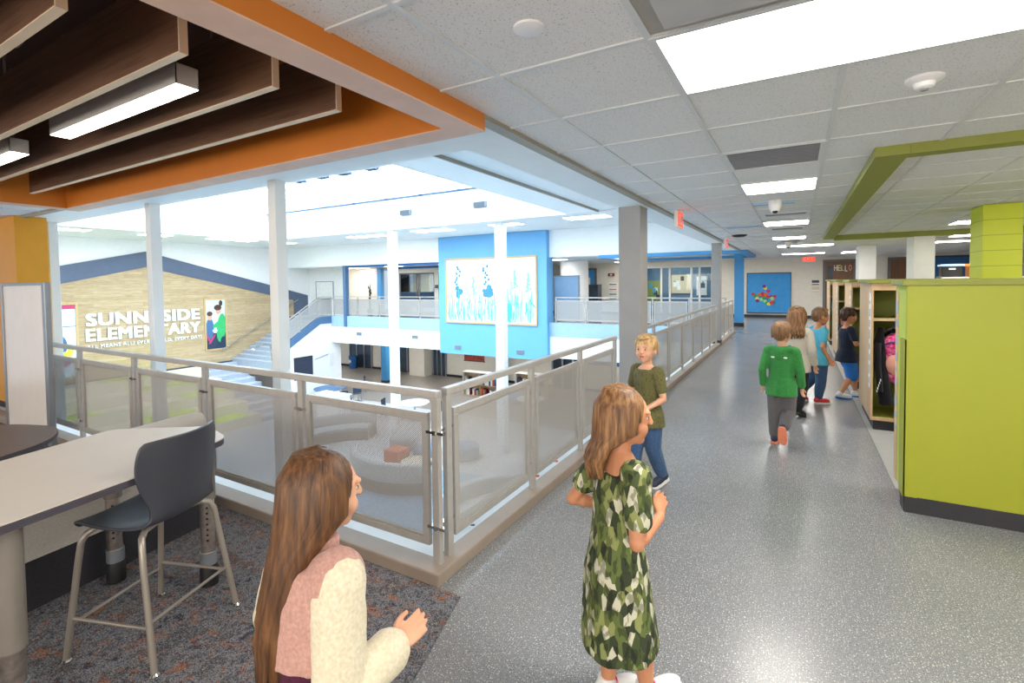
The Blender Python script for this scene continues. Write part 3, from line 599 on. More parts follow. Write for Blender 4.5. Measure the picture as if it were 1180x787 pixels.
# ------------------------------------------------------------------ ceiling fittings
def light(x0, x1, y0, y1, label, group, z=2.6, m='panel_light', rim=.025):
    t = thing('ceiling_light', label, 'ceiling light', ((x0+x1)/2, (y0+y1)/2, z), 0, group)
    bm = bmesh.new(); h0, h1 = z-.006, z+.02
    box(bm, x0, x1, y0, y0+rim, h0, h1); box(bm, x0, x1, y1-rim, y1, h0, h1); box(bm, x0, x0+rim, y0+rim, y1-rim, h0, h1); box(bm, x1-rim, x1, y0+rim, y1-rim, h0, h1)
    obj('light_frame', bm, G['grid_white'], t)
    pbox('diffuser', (x0+rim, x1-rim, y0+rim, y1-rim, z-.004, z+.002), G[m], t)
    return t
g = 'recessed light panels in the tile ceiling'
light(-.51, .86, 1.97, 2.655, 'large rectangular ceiling light nearest the viewer', g)
light(-.51, .175, 5.395, 6.08, 'square ceiling light beyond the dark vent', g)
light(-.51, .175, 9.1, 9.79, 'square ceiling light behind the white camera', g)
light(-.51, .175, 12.5, 13.2, 'square ceiling light third along the corridor', g)
light(-.51, .86, 15.6, 16.3, 'wide ceiling light near the corridor end', g)
light(-.51, .86, -1.8, -1.1, 'rectangular ceiling light behind the viewer', g); light(2.2, 3.5, -1.8, -1.1, 'rectangular ceiling light behind and right of the viewer', g)
light(3.2, 4.55, 2.0, 2.65, 'ceiling light out past the green panel', g)
light(1.35, 1.95, 20.4, 21.6, 'small ceiling light in front of the brown door', g)
light(2.3, 3.0, 10.9, 11.55, 'ceiling light beside the lime pillar', g); light(3.0, 4.1, 14.3, 15.0, 'ceiling light beyond the lime pillar', g); light(3.1, 4.0, 16.5, 17.2, 'farthest ceiling light behind the lime pillar', g)
light(2.15, 3.5, 5.4, 6.1, 'unseen ceiling light added inside the green frame to brighten the lime pillar', g); light(4.2, 5.5, 5.4, 6.1, 'unseen ceiling light added inside the green frame near the right wall', g); light(3.9, 5.0, 8.2, 8.9, 'unseen ceiling light added right of the lime pillar', g); light(-.51, .86, 20.5, 21.2, 'last ceiling light before the end wall', g)  # first three: out-of-frame lights added to brighten the pillar and right side
g = 'recessed lights in the atrium soffit'
for x0, x1, y0, y1, lab in ((-21.6, -20.9, 6.3, 7.5, 'atrium soffit light above the left photo'), (-21.5, -20.8, 9.0, 10.0, 'atrium soffit light above the gable peak'), (-21.2, -20.4, 11.3, 13.2, 'atrium soffit light right of the gable peak'), (-20.9, -20.2, 13.9, 15.0, 'atrium soffit light in the corner over the stair'),
    (-16.3, -14.2, 14.3, 14.9, 'atrium soffit light left of the white column'), (-12.6, -10.9, 14.1, 14.8, 'atrium soffit light above the blue wall'), (-9.2, -8.0, 14.2, 14.8, 'atrium soffit light above the artwork column'), (-6.3, -4.9, 14.0, 14.7, 'atrium soffit light nearest the corridor')):
    light(x0, x1, y0, y1, lab, g, 3.65, 'atrium_light')
g = 'lights over the far balcony'
for x0, x1, y0, y1, lab in ((-18.6, -17.4, 18.6, 19.1, 'ceiling light above the balcony office glass'), (-22.5, -21.3, 18.9, 19.4, 'ceiling light beside the landing'), (-7.6, -6.5, 22.8, 23.4, 'ceiling light in front of the blue door'), (-4.9, -3.9, 22.0, 22.6, 'ceiling light in front of the classroom windows'), (-2.9, -1.9, 21.5, 22.1, 'ceiling light beside the blue column'), (-15, -13.8, 18.6, 19.2, 'ceiling light hidden by the blue wall'), (-9.6, -8.2, 18.2, 18.9, 'ceiling light added to brighten the round column'), (-6.6, -5.2, 18.6, 19.3, 'ceiling light added as fill right of the round column'), (-21.5, -20.6, 19.3, 19.9, 'ceiling light in front of the cream balcony wall')):
    light(x0, x1, y0, y1, lab, g)  # the two at the round column are added to lift the dark balcony
for x0, x1 in ((-5.9, -4.6), (-4.2, -2.7)): light(x0, x1, 17.3, 17.4, 'slim light inside the blue ceiling frame', 'slim lights in the blue frame', 2.52, 'panel_light', .01)
light(-6.5, -4.5, 25.8, 26.4, 'light inside the glazed classroom', 'lights over the far balcony'); light(-18.6, -16.4, 21.4, 22, 'light inside the balcony office', 'lights over the far balcony')
for x0 in (-27, -23.5, -20, -16.5, -13, -9.5, -6): light(x0, x0+1.3, 20, 20.6, 'ceiling light under the balcony', 'lights under the far balcony', -1.25, 'lower_light')

def vent(x0, x1, y0, y1, label, dark='vent_grey'):
    t = thing('ceiling_vent', label, 'vent', ((x0+x1)/2, (y0+y1)/2, 2.6), 0)
    bm = bmesh.new(); box(bm, x0, x0+.04, y0, y1, 2.594, 2.606); box(bm, x1-.04, x1, y0, y1, 2.594, 2.606); box(bm, x0+.04, x1-.04, y0, y0+.02, 2.594, 2.606); box(bm, x0+.04, x1-.04, y1-.02, y1, 2.594, 2.606); obj('vent_frame', bm, G['grid_white'], t)
    bm = bmesh.new(); n = 12
    for i in range(n):
        Y = y0+.03+(y1-y0-.06)*i/n; box(bm, x0+.04, x1-.04, Y, Y+.014, 2.6, 2.606)
    box(bm, x0+.04, x1-.04, y0+.02, y1-.02, 2.6035, 2.606); obj('vent_grille', bm, G[dark], t)
vent(-.51, .175, 4.03, 4.7, 'dark grey return vent behind the large ceiling light')
vent(-.45, .14, 8.0, 8.35, 'dark slot vent before the second square light'); vent(-.45, .12, 10.3, 10.7, 'dark slot vent behind the second square light'); vent(-.4, .1, 13.7, 14.1, 'dark slot vent behind the third square light')
vent(-1.15, -.55, 9.5, 9.9, 'small pale vent left of the ceiling lights', 'pale_blue')
t = thing('supply_diffuser', 'square plate air diffuser in front of the large ceiling light', 'vent', (-.17, 1.63, 2.6))
bm = bmesh.new(); box(bm, -.51, .86, 1.285, 1.955, 2.604, 2.6055); obj('diffuser_frame', bm, P_('diffuser_grey', '#a9a39c', .5), t)
bm = bmesh.new(); box(bm, -.43, .80, 1.36, 1.885, 2.575, 2.583); obj('diffuser_plate', bm, P_('plate_grey', '#b9b8b8', .4), t, .006)
bm = bmesh.new()
for x, y in ((-.35, 1.45), (.7, 1.45), (-.35, 1.8), (.7, 1.8)): box(bm, x-.01, x+.01, y-.01, y+.01, 2.58, 2.605)
obj('plate_hanger', bm, G['vent_grey'], t)
t = thing('smoke_detector', 'flat round white disc in the ceiling tile by the orange frame', 'smoke detector', (-.875, 1.66, 2.606))
bm = bmesh.new(); lathe(bm, [(.058, 0), (.058, -.008), (.05, -.012), (.0, -.012)], (-.875, 1.66, 2.606), 32); auto_smooth(obj('detector_cover', bm, G['white_plastic'], t))
t = thing('smoke_detector', 'round white smoke detector right of the large light', 'smoke detector', (.52, 3.06, 2.606))
bm = bmesh.new(); lathe(bm, [(.075, 0), (.075, -.012), (.062, -.022), (.045, -.026), (.04, -.045), (.03, -.052), (.0, -.052)], (.52, 3.06, 2.606), 32); auto_smooth(obj('detector_body', bm, G['white_plastic'], t))
bm = bmesh.new(); lathe(bm, [(.018, -.05), (.014, -.06), (0, -.06)], (.52, 3.06, 2.606), 20); auto_smooth(obj('detector_lens', bm, G['vent_grey'], t))
for x, y, lab in ((-.235, 6.75, 'white dome camera hanging behind the first square light'), (-.2, 14.3, 'white dome camera far down the corridor')):
    t = thing('dome_camera', lab, 'camera', (x, y, 2.606), 0, 'ceiling cameras')
    bm = bmesh.new(); lathe(bm, [(.075, 0), (.075, -.05), (.07, -.08), (.05, -.13), (.02, -.15), (0, -.15)], (x, y, 2.606), 24); auto_smooth(obj('camera_body', bm, G['white_plastic'], t))
    bm = bmesh.new(); lathe(bm, [(.035, -.13), (.02, -.155), (0, -.157)], (x, y-.02, 2.606), 16); auto_smooth(obj('camera_lens', bm, G['black_plastic'], t))
    pbox('bracket', (x-.24, x+.2, y+.02, y+.12, 2.57, 2.606), G['pale_blue'], t)
t = thing('wireless_access_point', 'flat dark access point above the second exit sign', 'access point', (-1.06, 11.4, 2.6))
bm = bmesh.new(); lathe(bm, [(.12, 0), (.14, -.02), (.1, -.04), (0, -.045)], (-1.06, 11.4, 2.605), 24); auto_smooth(obj('shell', bm, G['black_plastic'], t))
bm = bmesh.new(); lathe(bm, [(.15, 0), (.15, -.01), (0, -.01)], (-1.06, 11.4, 2.606), 24); obj('mounting_plate', bm, G['charcoal'], t)

def exit_sign(x, y, z, face, label, w=.3, h=.19):
    t = thing('exit_sign', label, 'exit sign', (x, y, z), 0, None)
    if face == '-y':   # faces the viewer, flat on the wall or hung across
        pbox('sign_box', (x-w/2, x+w/2, y, y+.05, z, z+h), G['white_plastic'], t, .006)
        pbox('sign_face', (x-w/2+.012, x+w/2-.012, y-.004, y, z+.012, z+h-.012), G['exit_red'], t)
        bm = text_bm('EXIT', w*.72, h*.55, .006, .02); bmesh.ops.translate(bm, verts=bm.verts, vec=(x-w*.36, y-.007, z+h*.22)); obj('lettering', bm, G['white_plastic'], t)
    else:
        pbox('sign_box', (x-.025, x+.025, y-w/2, y+w/2, z, z+h), G['white_plastic'], t, .006)
        pbox('sign_face', (x+.025, x+.03, y-w/2+.012, y+w/2-.012, z+.012, z+h-.012), G['exit_red'], t)
        bm = text_bm('EXIT', w*.72, h*.55, .006, .02); bmesh.ops.rotate(bm, verts=bm.verts, cent=(0, 0, 0), matrix=Matrix.Rotation(PI/2, 3, 'Z')); bmesh.ops.translate(bm, verts=bm.verts, vec=(x+.033, y-w*.36, z+h*.22)); obj('lettering', bm, G['white_plastic'], t)
        pbox('mount', (x-.02, x+.02, y-.03, y+.03, z+h, 2.606), G['white_plastic'], t)
exit_sign(-1.38, 6.85, 2.36, 'x', 'red exit sign hanging beside the near grey column', .34, .22)
exit_sign(-1.36, 11.75, 2.36, 'x', 'red exit sign hanging under the dark access point', .34, .2)
exit_sign(.42, 24.44, 2.42, '-y', 'red exit sign on the corridor end wall', .46, .24)
exit_sign(-20.35, 20.0, 2.25, '-y', 'small red exit sign beside the balcony column', .3, .2)

# wooden baffles and linear lights inside the orange frame
for i, (y, xe, lab) in enumerate(((.715, -2.17, 'wooden ceiling baffle nearest the viewer'), (1.10, -2.17, 'second wooden ceiling baffle, just before the linear lights'), (1.51, -2.17, 'third wooden ceiling baffle, just behind the linear lights'), (1.885, -2.17, 'fourth wooden ceiling baffle, nearest the orange rear side'), (.33, -2.17, 'wooden ceiling baffle over the reading table'))):
    t = thing('ceiling_baffle', lab, 'ceiling baffle', ((xe-6.6)/2, y, 2.6), 0, 'wooden ceiling baffles')
    pbox('board', (-6.6, xe, y-.017, y+.017, 2.606, 2.95), G['baffle_wood'], t)
    pbox('edge_band', (-6.6, xe, y-.017, y+.017, 2.6, 2.606), G['edge_tan'], t)
    pbox('end_band', (xe, xe+.006, y-.017, y+.017, 2.6, 2.95), G['edge_tan'], t)
    bm = bmesh.new()
    for x in (-5.8, -4.2, -2.7): tube(bm, [(x, y, 2.94), (x, y, 3.21)], .006, 6)
    obj('hanger_rod', bm, G['pipe'], t)
for x0, x1, lab in ((-4.0, -2.51, 'long linear light hanging right between the wooden baffles'), (-6.2, -4.7, 'linear light cut by the left edge between the wooden baffles')):
    t = thing('linear_light', lab, 'linear light', ((x0+x1)/2, 1.288, 2.6), 0, 'linear lights between the baffles')
    bm = bmesh.new(); y0, y1 = 1.236, 1.34
    box(bm, x0, x1, y0, y0+.004, 2.602, 2.7); box(bm, x0, x1, y1-.004, y1, 2.602, 2.7); box(bm, x0, x0+.004, y0, y1, 2.602, 2.7); box(bm, x1-.004, x1, y0, y1, 2.602, 2.7); box(bm, x0, x1, y0, y1, 2.697, 2.7)
    obj('housing', bm, G['light_housing'], t)
    pbox('diffuser', (x0+.004, x1-.004, y0+.004, y1-.004, 2.6, 2.606), G['linear_light'], t)
    bm = bmesh.new()
    for x in (x0+.1, x1-.1): tube(bm, [(x, 1.288, 2.69), (x, 1.288, 3.21)], .004, 6)
    obj('suspension_cable', bm, G['pipe'], t)
t = thing('sprinkler_pipe', 'grey pipe with an elbow above the wooden baffles', 'pipe', (-2.9, .9, 2.9))
bm = bmesh.new(); tube(bm, [(-2.1, 2.15, 3.1), (-2.4, .95, 3.1), (-2.6, .2, 3.1)], .03, 10); tube(bm, [(-2.95, .93, 3.17), (-2.95, .93, 3.0), (-3.0, .93, 2.95), (-3.35, .93, 2.9)], .022, 10); auto_smooth(obj('pipe_run', bm, G['pipe'], t))
bm = bmesh.new(); tube(bm, [(-2.95, .93, 3.03), (-2.95, .93, 2.99)], .032, 12); tube(bm, [(-3.35, .93, 2.9), (-3.42, .93, 2.89)], .028, 12); auto_smooth(obj('fitting', bm, G['vent_grey'], t))

# ------------------------------------------------------------------ far walls: sign, photos, art, boards
t = thing('wall_sign', 'white SUNNYSIDE ELEMENTARY lettering on the wooden plank wall', 'sign', (-23.94, 10.3, -.4))
def wall_text(s, y0, y1, z0, z1, bold):
    bm = text_bm(s, y1-y0, z1-z0, .05, bold, 1.06); bmesh.ops.rotate(bm, verts=bm.verts, cent=(0, 0, 0), matrix=Matrix.Rotation(PI/2, 3, 'Z')); bmesh.ops.translate(bm, verts=bm.verts, vec=(-23.93, y0, z0)); obj('lettering', bm, G['paper_white'], t)
wall_text('SUNNYSIDE', 8.22, 12.45, .17, .68, .085); wall_text('ELEMENTARY', 8.2, 12.45, -.42, .07, .08); wall_text('ALL MEANS ALL! EVERY CHILD, EVERY DAY!', 8.22, 12.5, -.73, -.56, .03)
def yz_blobs(bm, x, blobs, mats):
    """flat printed shapes on a wall facing +x: (kind, y, z, a, b, material index)"""
    for k, b in enumerate(blobs):
        y, z, a, c, mi = b[:5]; rot = b[5] if len(b) > 5 else 0; n = 16 if (len(b) < 7) else b[6]
        vs = []
        for i in range(n):
            an = 2*PI*i/n + (PI/4 if n == 4 else 0); u, w = a*math.cos(an), c*math.sin(an)
            vs.append(bm.verts.new((x+.0006*k, y+u*math.cos(rot)-w*math.sin(rot), z+u*math.sin(rot)+w*math.cos(rot))))
        f = bm.faces.new(vs); f.material_index = mi
def photo(y0, y1, z0, z1, blobs, mats, label):
    t = thing('framed_photo', label, 'framed photo', (-23.95, (y0+y1)/2, z0), 0, 'framed photos on the plank wall')
    bm = bmesh.new(); w = .07
    box(bm, -23.96, -23.9, y0-w, y1+w, z0-w, z0); box(bm, -23.96, -23.9, y0-w, y1+w, z1, z1+w); box(bm, -23.96, -23.9, y0-w, y0, z0, z1); box(bm, -23.96, -23.9, y1, y1+w, z0, z1); obj('photo_frame', bm, G['wood_frame'], t)
    bm = bmesh.new()
    for f in box(bm, -23.955, -23.94, y0, y1, z0, z1): f.material_index = 0
    yz_blobs(bm, -23.938, [((b[0]*(y1-y0)+y0), (b[1]*(z1-z0)+z0), b[2]*(y1-y0), b[3]*(z1-z0), *b[4:]) for b in blobs], mats)
    obj('photo_print', bm, [G[m] for m in mats], t)
pm = ['sky_print', 'navy', 'print_green', 'print_blue', 'print_skin', 'hair_dark', 'print_pink', 'print_yellow']
P_('sky_print', '#cfe6f0', .4); P_('print_green', '#3bb26a', .4); P_('print_blue', '#4a6f9a', .4); P_('print_skin', '#d9a58c', .4); P_('print_pink', '#c23c6c', .4); P_('print_yellow', '#e6d24a', .4)
q = 4
photo(12.72, 13.62, -1.28, 1.04, [(.5, .16, .705, .23, 1, 0, q), (.5, .42, .3, .1, 0), (.2, .42, .2, .22, 3), (.1, .22, .05, .12, 6, .5), (.3, .2, .05, .12, 6, -.6), (.78, .42, .24, .3, 2, -.1), (.62, .5, .3, .05, 2, .5), (.86, .12, .14, .12, 1), (.2, .66, .13, .075, 4), (.2, .72, .15, .05, 5), (.64, .78, .15, .08, 4), (.62, .84, .2, .06, 5), (.78, .93, .1, .06, 5), (.45, .37, .14, .03, 0)], pm, 'tall framed photo of two children in blue and green jackets')
photo(6.95, 7.92, -1.7, 1.04, [(.5, .97, .705, .042, 6, 0, q), (.5, .7, .705, .006, 1, 0, q), (.1, .7, .02, .2, 1, 0, q), (.4, .44, .32, .16, 3), (.55, .3, .3, .05, 7, .2), (.8, .36, .1, .08, 7), (.5, .2, .34, .08, 6, .3), (.3, .3, .2, .12, 1)], pm, 'tall framed photo with a red top edge near the left column')
# botanical artwork
t = thing('framed_artwork', 'large framed botanical artwork on the blue wall', 'artwork', (-10.75, 16.7, .06))
X0, X1, Z0, Z1 = -12.86, -8.64, .08, 2.64; bm = bmesh.new(); w = .07
box(bm, X0-w, X1+w, 16.69, 16.75, Z0-w, Z0); box(bm, X0-w, X1+w, 16.69, 16.75, Z1, Z1+w); box(bm, X0-w, X0, 16.69, 16.75, Z0, Z1); box(bm, X1, X1+w, 16.69, 16.75, Z0, Z1); obj('artwork_frame', bm, G['wood_frame'], t)
pbox('canvas', (X0, X1, 16.715, 16.75, Z0, Z1), G['paper_white'], t)
for nm, c in (('mint', '#a8d9bd'), ('sage', '#86c8a4'), ('aqua', '#7fcfd0'), ('teal_ink', '#3fb5ae'), ('cornflower', '#3f86c9'), ('pale_green', '#cfe8cf'), ('blush', '#f0ddcc')): P_('art_'+nm, c, .7)
am = ['art_mint', 'art_sage', 'art_aqua', 'art_teal_ink', 'art_cornflower', 'art_pale_green', 'art_blush']
bm = bmesh.new(); rnd = random.Random(4); cnt = [0]
def art(x, z, a, c, mi, rot=0., n=10):
    cnt[0] += 1; vs = []
    for i in range(n):
        an = 2*PI*i/n; u, w_ = a*math.cos(an), c*math.sin(an)
        px = min(X1-.01, max(X0+.01, x+u*math.cos(rot)-w_*math.sin(rot))); pz = min(Z1-.01, max(Z0+.01, z+u*math.sin(rot)+w_*math.cos(rot)))
        vs.append(bm.verts.new((px, 16.7145-cnt[0]*2e-5, pz)))
    bm.faces.new(vs).material_index = mi
art(-9.2, 2.3, .25, .05, 6); art(-9.3, 1.95, .35, .05, 6)
for i in range(150):
    x = X0+.05+rnd.random()*(X1-X0-.1); h = .5+rnd.random()*.9; art(x, Z0+h/2, .012+.02*rnd.random(), h/2, rnd.choice([0, 1, 2, 2, 3, 5]), rnd.uniform(-.12, .12))
for i in range(60):
    x = X0+.05+rnd.random()*(X1-X0-.1); art(x, Z0+.1+rnd.random()*.8, .03, .12+.1*rnd.random(), rnd.choice([0, 1, 2, 3]), rnd.uniform(-.7, .7))
for cx, top, mi in ((-12.4, 1.75, 5), (-11.85, 1.7, 0), (-11.5, 1.9, 1), (-10.15, 2.15, 1), (-9.55, 2.12, 1), (-8.95, 2.0, 1), (-9.7, 1.7, 0), (-9.9, 1.4, 1)):
    for k in range(16): art(cx+rnd.uniform(-.16, .16)*(k/16), top-k*.045, .05, .05, mi, rnd.random())
    art(cx, (top+Z0)/2, .014, (top-Z0)/2, mi)
for k in range(26): art(-10.0+rnd.uniform(-.28, .28), Z0+.05+rnd.random()*.62, .05, .16, 3, rnd.uniform(-.4, .4))
for cx in (-12.3, -10.85):
    for k in range(9): art(cx+rnd.uniform(-.16, .14), 2.35-k*.09, .05, .065, 4, rnd.random()*3)
    for k in range(8): art(cx+rnd.uniform(-.12, .22), 1.55-rnd.random()*.42, .09, .12, 4, rnd.random()*3)
    art(cx+.05, .9, .016, .8, 3)
art(-10.75, 1.25, .22, .17, 4)
obj('plant_print', bm, [G[m] for m in am], t)
# tack board
t = thing('tack_board', 'blue tack board with colourful paper discs on the end wall', 'tack board', (-1.1, 24.46, .2))
pbox('board_panel', (-1.93, -.25, 24.45, 24.5, .22, 1.94), P_('tack_blue', '#3f96d8', .8), t)
bm = bmesh.new(); box(bm, -1.96, -.22, 24.44, 24.5, 1.94, 1.98); box(bm, -1.96, -.22, 24.44, 24.5, .18, .22); box(bm, -1.96, -1.93, 24.44, 24.5, .22, 1.94); box(bm, -.25, -.22, 24.44, 24.5, .22, 1.94); obj('board_frame', bm, G['charcoal'], t)
dc = ['#c9303c', '#2f9a4a', '#e8d84a', '#7a2f8a', '#d9622a', '#1f7f8f', '#8fd08a', '#b8325e']
for i, (x, z) in enumerate(((-1.7, 1.03), (-1.62, .95), (-1.54, .83), (-1.53, .74), (-1.45, 1.02), (-1.4, .9), (-1.37, .8), (-1.32, 1.06), (-1.3, .95), (-1.27, .86), (-1.22, 1.3), (-1.26, 1.38), (-1.2, 1.02), (-1.18, .8), (-1.22, .72), (-1.1, 1.16), (-1.12, .92), (-1.15, .64), (-1.08, .6), (-.98, .92), (-.92, .78), (-.9, .66), (-.95, .85), (-.85, .94), (-.97, .65))):
    bm = bmesh.new(); lathe(bm, [(.075, -.006), (.075, 0), (0, 0)], (0, 0, 0), 16); bmesh.ops.rotate(bm, verts=bm.verts, cent=(0, 0, 0), matrix=Matrix.Rotation(-PI/2, 3, 'X')); bmesh.ops.translate(bm, verts=bm.verts, vec=(x, 24.444-.0008*i, z))
    c = dc[i % 8]; obj('paper_disc', bm, MATS.get('disc_'+c) or P_('disc_'+c, c, .7), t)
for z0, z1, c, lab in ((1.42, 1.62, 'ink', 'dark notice plate on the end wall beside the brown door'), (1.12, 1.34, 'tan_top', 'tan notice plate below the dark one beside the brown door')):
    t = thing('room_sign', lab, 'sign', (.66, 24.49, z0)); pbox('plate', (.54, .8, 24.48, 24.5, z0, z1), G[c], t); pbox('plate_band', (.54, .8, 24.475, 24.48, z0+.04, z0+.09), G['paper_white'], t)
# balcony furniture
t = thing('whiteboard', 'white board on the landing wall above the stair', 'whiteboard', (-22.7, 18.48, .95)); pbox('board', (-23.4, -22.05, 18.47, 18.5, .95, 1.85), G['paper_white'], t)
bm = bmesh.new(); box(bm, -23.45, -22.0, 18.46, 18.5, 1.85, 1.89); box(bm, -23.45, -22.0, 18.46, 18.5, .91, .95); box(bm, -23.45, -23.4, 18.46, 18.5, .95, 1.85); box(bm, -22.05, -22.0, 18.46, 18.5, .95, 1.85); obj('board_frame', bm, G['frame_alu'], t)
t = thing('screen_divider', 'pale frosted divider beside the blue wall on the balcony', 'divider', (-8.1, 18.5, 0)); pbox('divider_panel', (-8.65, -7.62, 18.48, 18.52, .12, 1.9), G['pale_blue'], t); bm = bmesh.new(); box(bm, -8.7, -8.65, 18.46, 18.54, 0, 1.94); box(bm, -7.62, -7.57, 18.46, 18.54, 0, 1.94); box(bm, -8.65, -7.62, 18.46, 18.54, 1.9, 1.94); obj('divider_frame', bm, G['frame_alu'], t)
t = thing('mobile_cabinet', 'dark mobile cabinet in front of the blue balcony door', 'cabinet', (-8.6, 22, 0)); pbox('cabinet_body', (-8.95, -8.0, 21.8, 22.3, .12, 1.55), G['charcoal'], t, .02); pbox('cabinet_door', (-8.92, -8.5, 21.785, 21.8, .16, 1.5), G['dark_glass'], t); pbox('cabinet_door', (-8.46, -8.04, 21.785, 21.8, .16, 1.5), G['dark_glass'], t)
bm = bmesh.new()
for x in (-8.88, -8.07):
    for y in (21.9, 22.2): lathe(bm, [(.04, 0), (.04, .12)], (x, y, 0), 12)
obj('caster', bm, G['black_plastic'], t)
t = thing('fire_alarm', 'dark red fire alarm on the far balcony wall', 'fire alarm', (-8.25, 24.45, 1.95)); pbox('alarm_body', (-8.42, -8.1, 24.42, 24.5, 1.95, 2.1), G['red_alarm'], t, .01); pbox('strobe', (-8.32, -8.2, 24.4, 24.42, 1.98, 2.07), G['white_plastic'], t)
for i, (z, c) in enumerate(((1.45, 'ink'), (1.2, 'cushion_orange'), (.95, 'ink'), (.72, 'ink'))):
    t = thing('wall_notice', ['uppermost paper notice beside the grey column', 'orange striped paper notice beside the grey column', 'third paper notice down beside the grey column', 'lowest paper notice beside the grey column'][i], 'notice', (-8.2, 24.49, z), 0, 'paper notices by the grey column')
    pbox('sheet', (-8.42, -7.95, 24.485, 24.5, z-.02, z+.18), G['paper_white'], t); pbox('text_band', (-8.38, -8.0, 24.48, 24.485, z+.05, z+.1), G[c], t)
t = thing('potted_branch', 'dark slender plant on the cream balcony wall', 'plant', (-20.9, 20.1, 0)); bm = bmesh.new(); lathe(bm, [(.12, 0), (.16, .3), (.15, .3), (0, .28)], (-20.9, 20.05, 0), 16); obj('pot', bm, G['charcoal'], t)
bm = bmesh.new(); tube(bm, [(-20.9, 20.05, .28), (-20.89, 20.05, 1.1), (-20.86, 20.05, 1.75)], [.04, .05, .02], 8)
for k in range(14): ball(bm, (-20.9+random.uniform(-.08, .08), 20.05+random.uniform(-.06, .06), .9+k*.05), (.03, .03, .09), 8)
obj('foliage', bm, P_('plant_dark', '#3a3f34', .8), t)
t = thing('wall_clock', 'small dark box clock beside the brown balcony door', 'clock', (-16.3, 20.27, 1.5)); pbox('clock_case', (-16.38, -16.2, 20.25, 20.3, 1.45, 1.62), G['charcoal'], t); pbox('clock_face', (-16.36, -16.22, 20.243, 20.25, 1.5, 1.6), G['slate_blue'], t)
# ------------------------------------------------------------------ near furniture
def post_leg(parent, x, y, ztop, lo=.5, name='leg'):
    bm = bmesh.new(); tube(bm, [(x, y, lo-.01), (x, y, ztop)], .043, 20); l = auto_smooth(obj(name, bm, G['post_grey'], parent))
    bm = bmesh.new(); tube(bm, [(x, y, .12), (x, y, lo)], .036, 20); auto_smooth(obj('inner_tube', bm, G['brushed'], l))
    bm = bmesh.new(); tube(bm, [(x, y, .13), (x, y, .20)], .042, 20); auto_smooth(obj('collar', bm, G['frame_alu'], l))
    bm = bmesh.new(); lathe(bm, [(.03, .0), (.045, .01), (.045, .1), (.035, .13), (0, .13)], (x, y, .007), 18); auto_smooth(obj('foot', bm, G['black_plastic'], l))
    if lo > .4:
        bm = bmesh.new()
        for k in range(7): ball(bm, (x+.031, y-.0175, .27+k*.03), .0065, 8)
        obj('height_hole', bm, G['black_plastic'], l)
def rounded(poly, r, n=5):
    out = []; m = len(poly)
    for i in range(m):
        p = Vector((*poly[i], 0)); a = Vector((*poly[i-1], 0)); b = Vector((*poly[(i+1) % m], 0))
        da = (a-p).normalized(); db = (b-p).normalized(); rr = min(r, (a-p).length*.45, (b-p).length*.45)
        s, e = p+da*rr, p+db*rr
        for k in range(n+1):
            t_ = k/n; q = s*(1-t_)**2 + p*2*t_*(1-t_) + e*t_**2; out.append((q.x, q.y))
    return out
t = thing('tall_table', 'tall pale laminate table with dark edge beside the stool', 'table', (-2.85, .7, 0))
poly = rounded([(-2.30, .15), (-2.365, .56), (-2.46, 1.04), (-2.66, 1.50), (-2.96, 1.57), (-3.40, 1.27), (-3.25, .77), (-3.05, .1), (-2.7, -.25), (-2.4, -.2)], .06)
bm = bmesh.new(); prism(bm, poly, .836, .841); obj('tabletop', bm, G['table_laminate'], t)
bm = bmesh.new(); prism(bm, poly, .806, .836); obj('edge_band', bm, G['edge_dark'], t)
post_leg(t, -2.49, .60, .806, .34); post_leg(t, -3.29, 1.22, .806); post_leg(t, -2.80, 1.46, .806); post_leg(t, -2.6, -.12, .806)
# stool: shell seat and bent tube legs, built facing +y
t = thing('stool', 'dark grey shell stool on grey tube legs at the tall table', 'stool', (-2.63, 1.134, 0), math.atan2(.944, -.33))
prof = [(.225, .585, .17), (.235, .60, .185), (.20, .612, .2), (.12, .607, .215), (.02, .598, .215), (-.08, .595, .205), (-.15, .603, .19), (-.178, .63, .165), (-.190, .68, .165), (-.198, .75, .192), (-.205, .83, .212), (-.214, .91, .214), (-.222, .965, .202), (-.228, .99, .182)]
bm = bmesh.new(); rows = []; NW = 14
for j, (y, z, w) in enumerate(prof):
    row = []
    for k in range(NW+1):
        u = -1+2*k/NW; back = max(0, min(1, (j-6)/4)); x = u*w
        zz = z + (1-back)*.018*u*u*(1 if j > 1 else .2) - (.012*u**4 if j == len(prof)-1 else 0); yy = y + back*.075*u*u
        if j == 0: zz -= .012
        row.append(bm.verts.new((x, yy, zz)))
    rows.append(row)
for a, b in zip(rows, rows[1:]):
    for k in range(NW): bm.faces.new((a[k], a[k+1], b[k+1], b[k]))
o = obj('seat_shell', bm, G['shell_plastic'], t, local=True, smooth=True)
md = o.modifiers.new('sub', 'SUBSURF'); md.levels = md.render_levels = 2; md = o.modifiers.new('sol', 'SOLIDIFY'); md.thickness = .012; md.offset = -1
for sx in (-1, 1):
    for sy in (1, -1):
        fx, fy = sx*.235, (.235 if sy > 0 else -.225); tx, ty = sx*.165, (.15 if sy > 0 else -.12)
        bm = bmesh.new(); p = [(fx, fy, .012), (sx*.205, ty+sy*.035, .45), (sx*.198, ty+sy*.025, .53), (sx*.185, ty+sy*.01, .565), (sx*.15, ty-.01*sy, .583), (sx*.06, ty-.03*sy, .585)]
        tube(bm, p, .0135, 12); l = auto_smooth(obj('leg', bm, G['steel_tube'], t, local=True), 60)
        bm = bmesh.new(); lathe(bm, [(.012, .0), (.02, .0), (.02, .008), (.013, .016), (0, .016)], (fx, fy, .007), 16); auto_smooth(obj('glide', bm, G['chrome'], l, local=True))
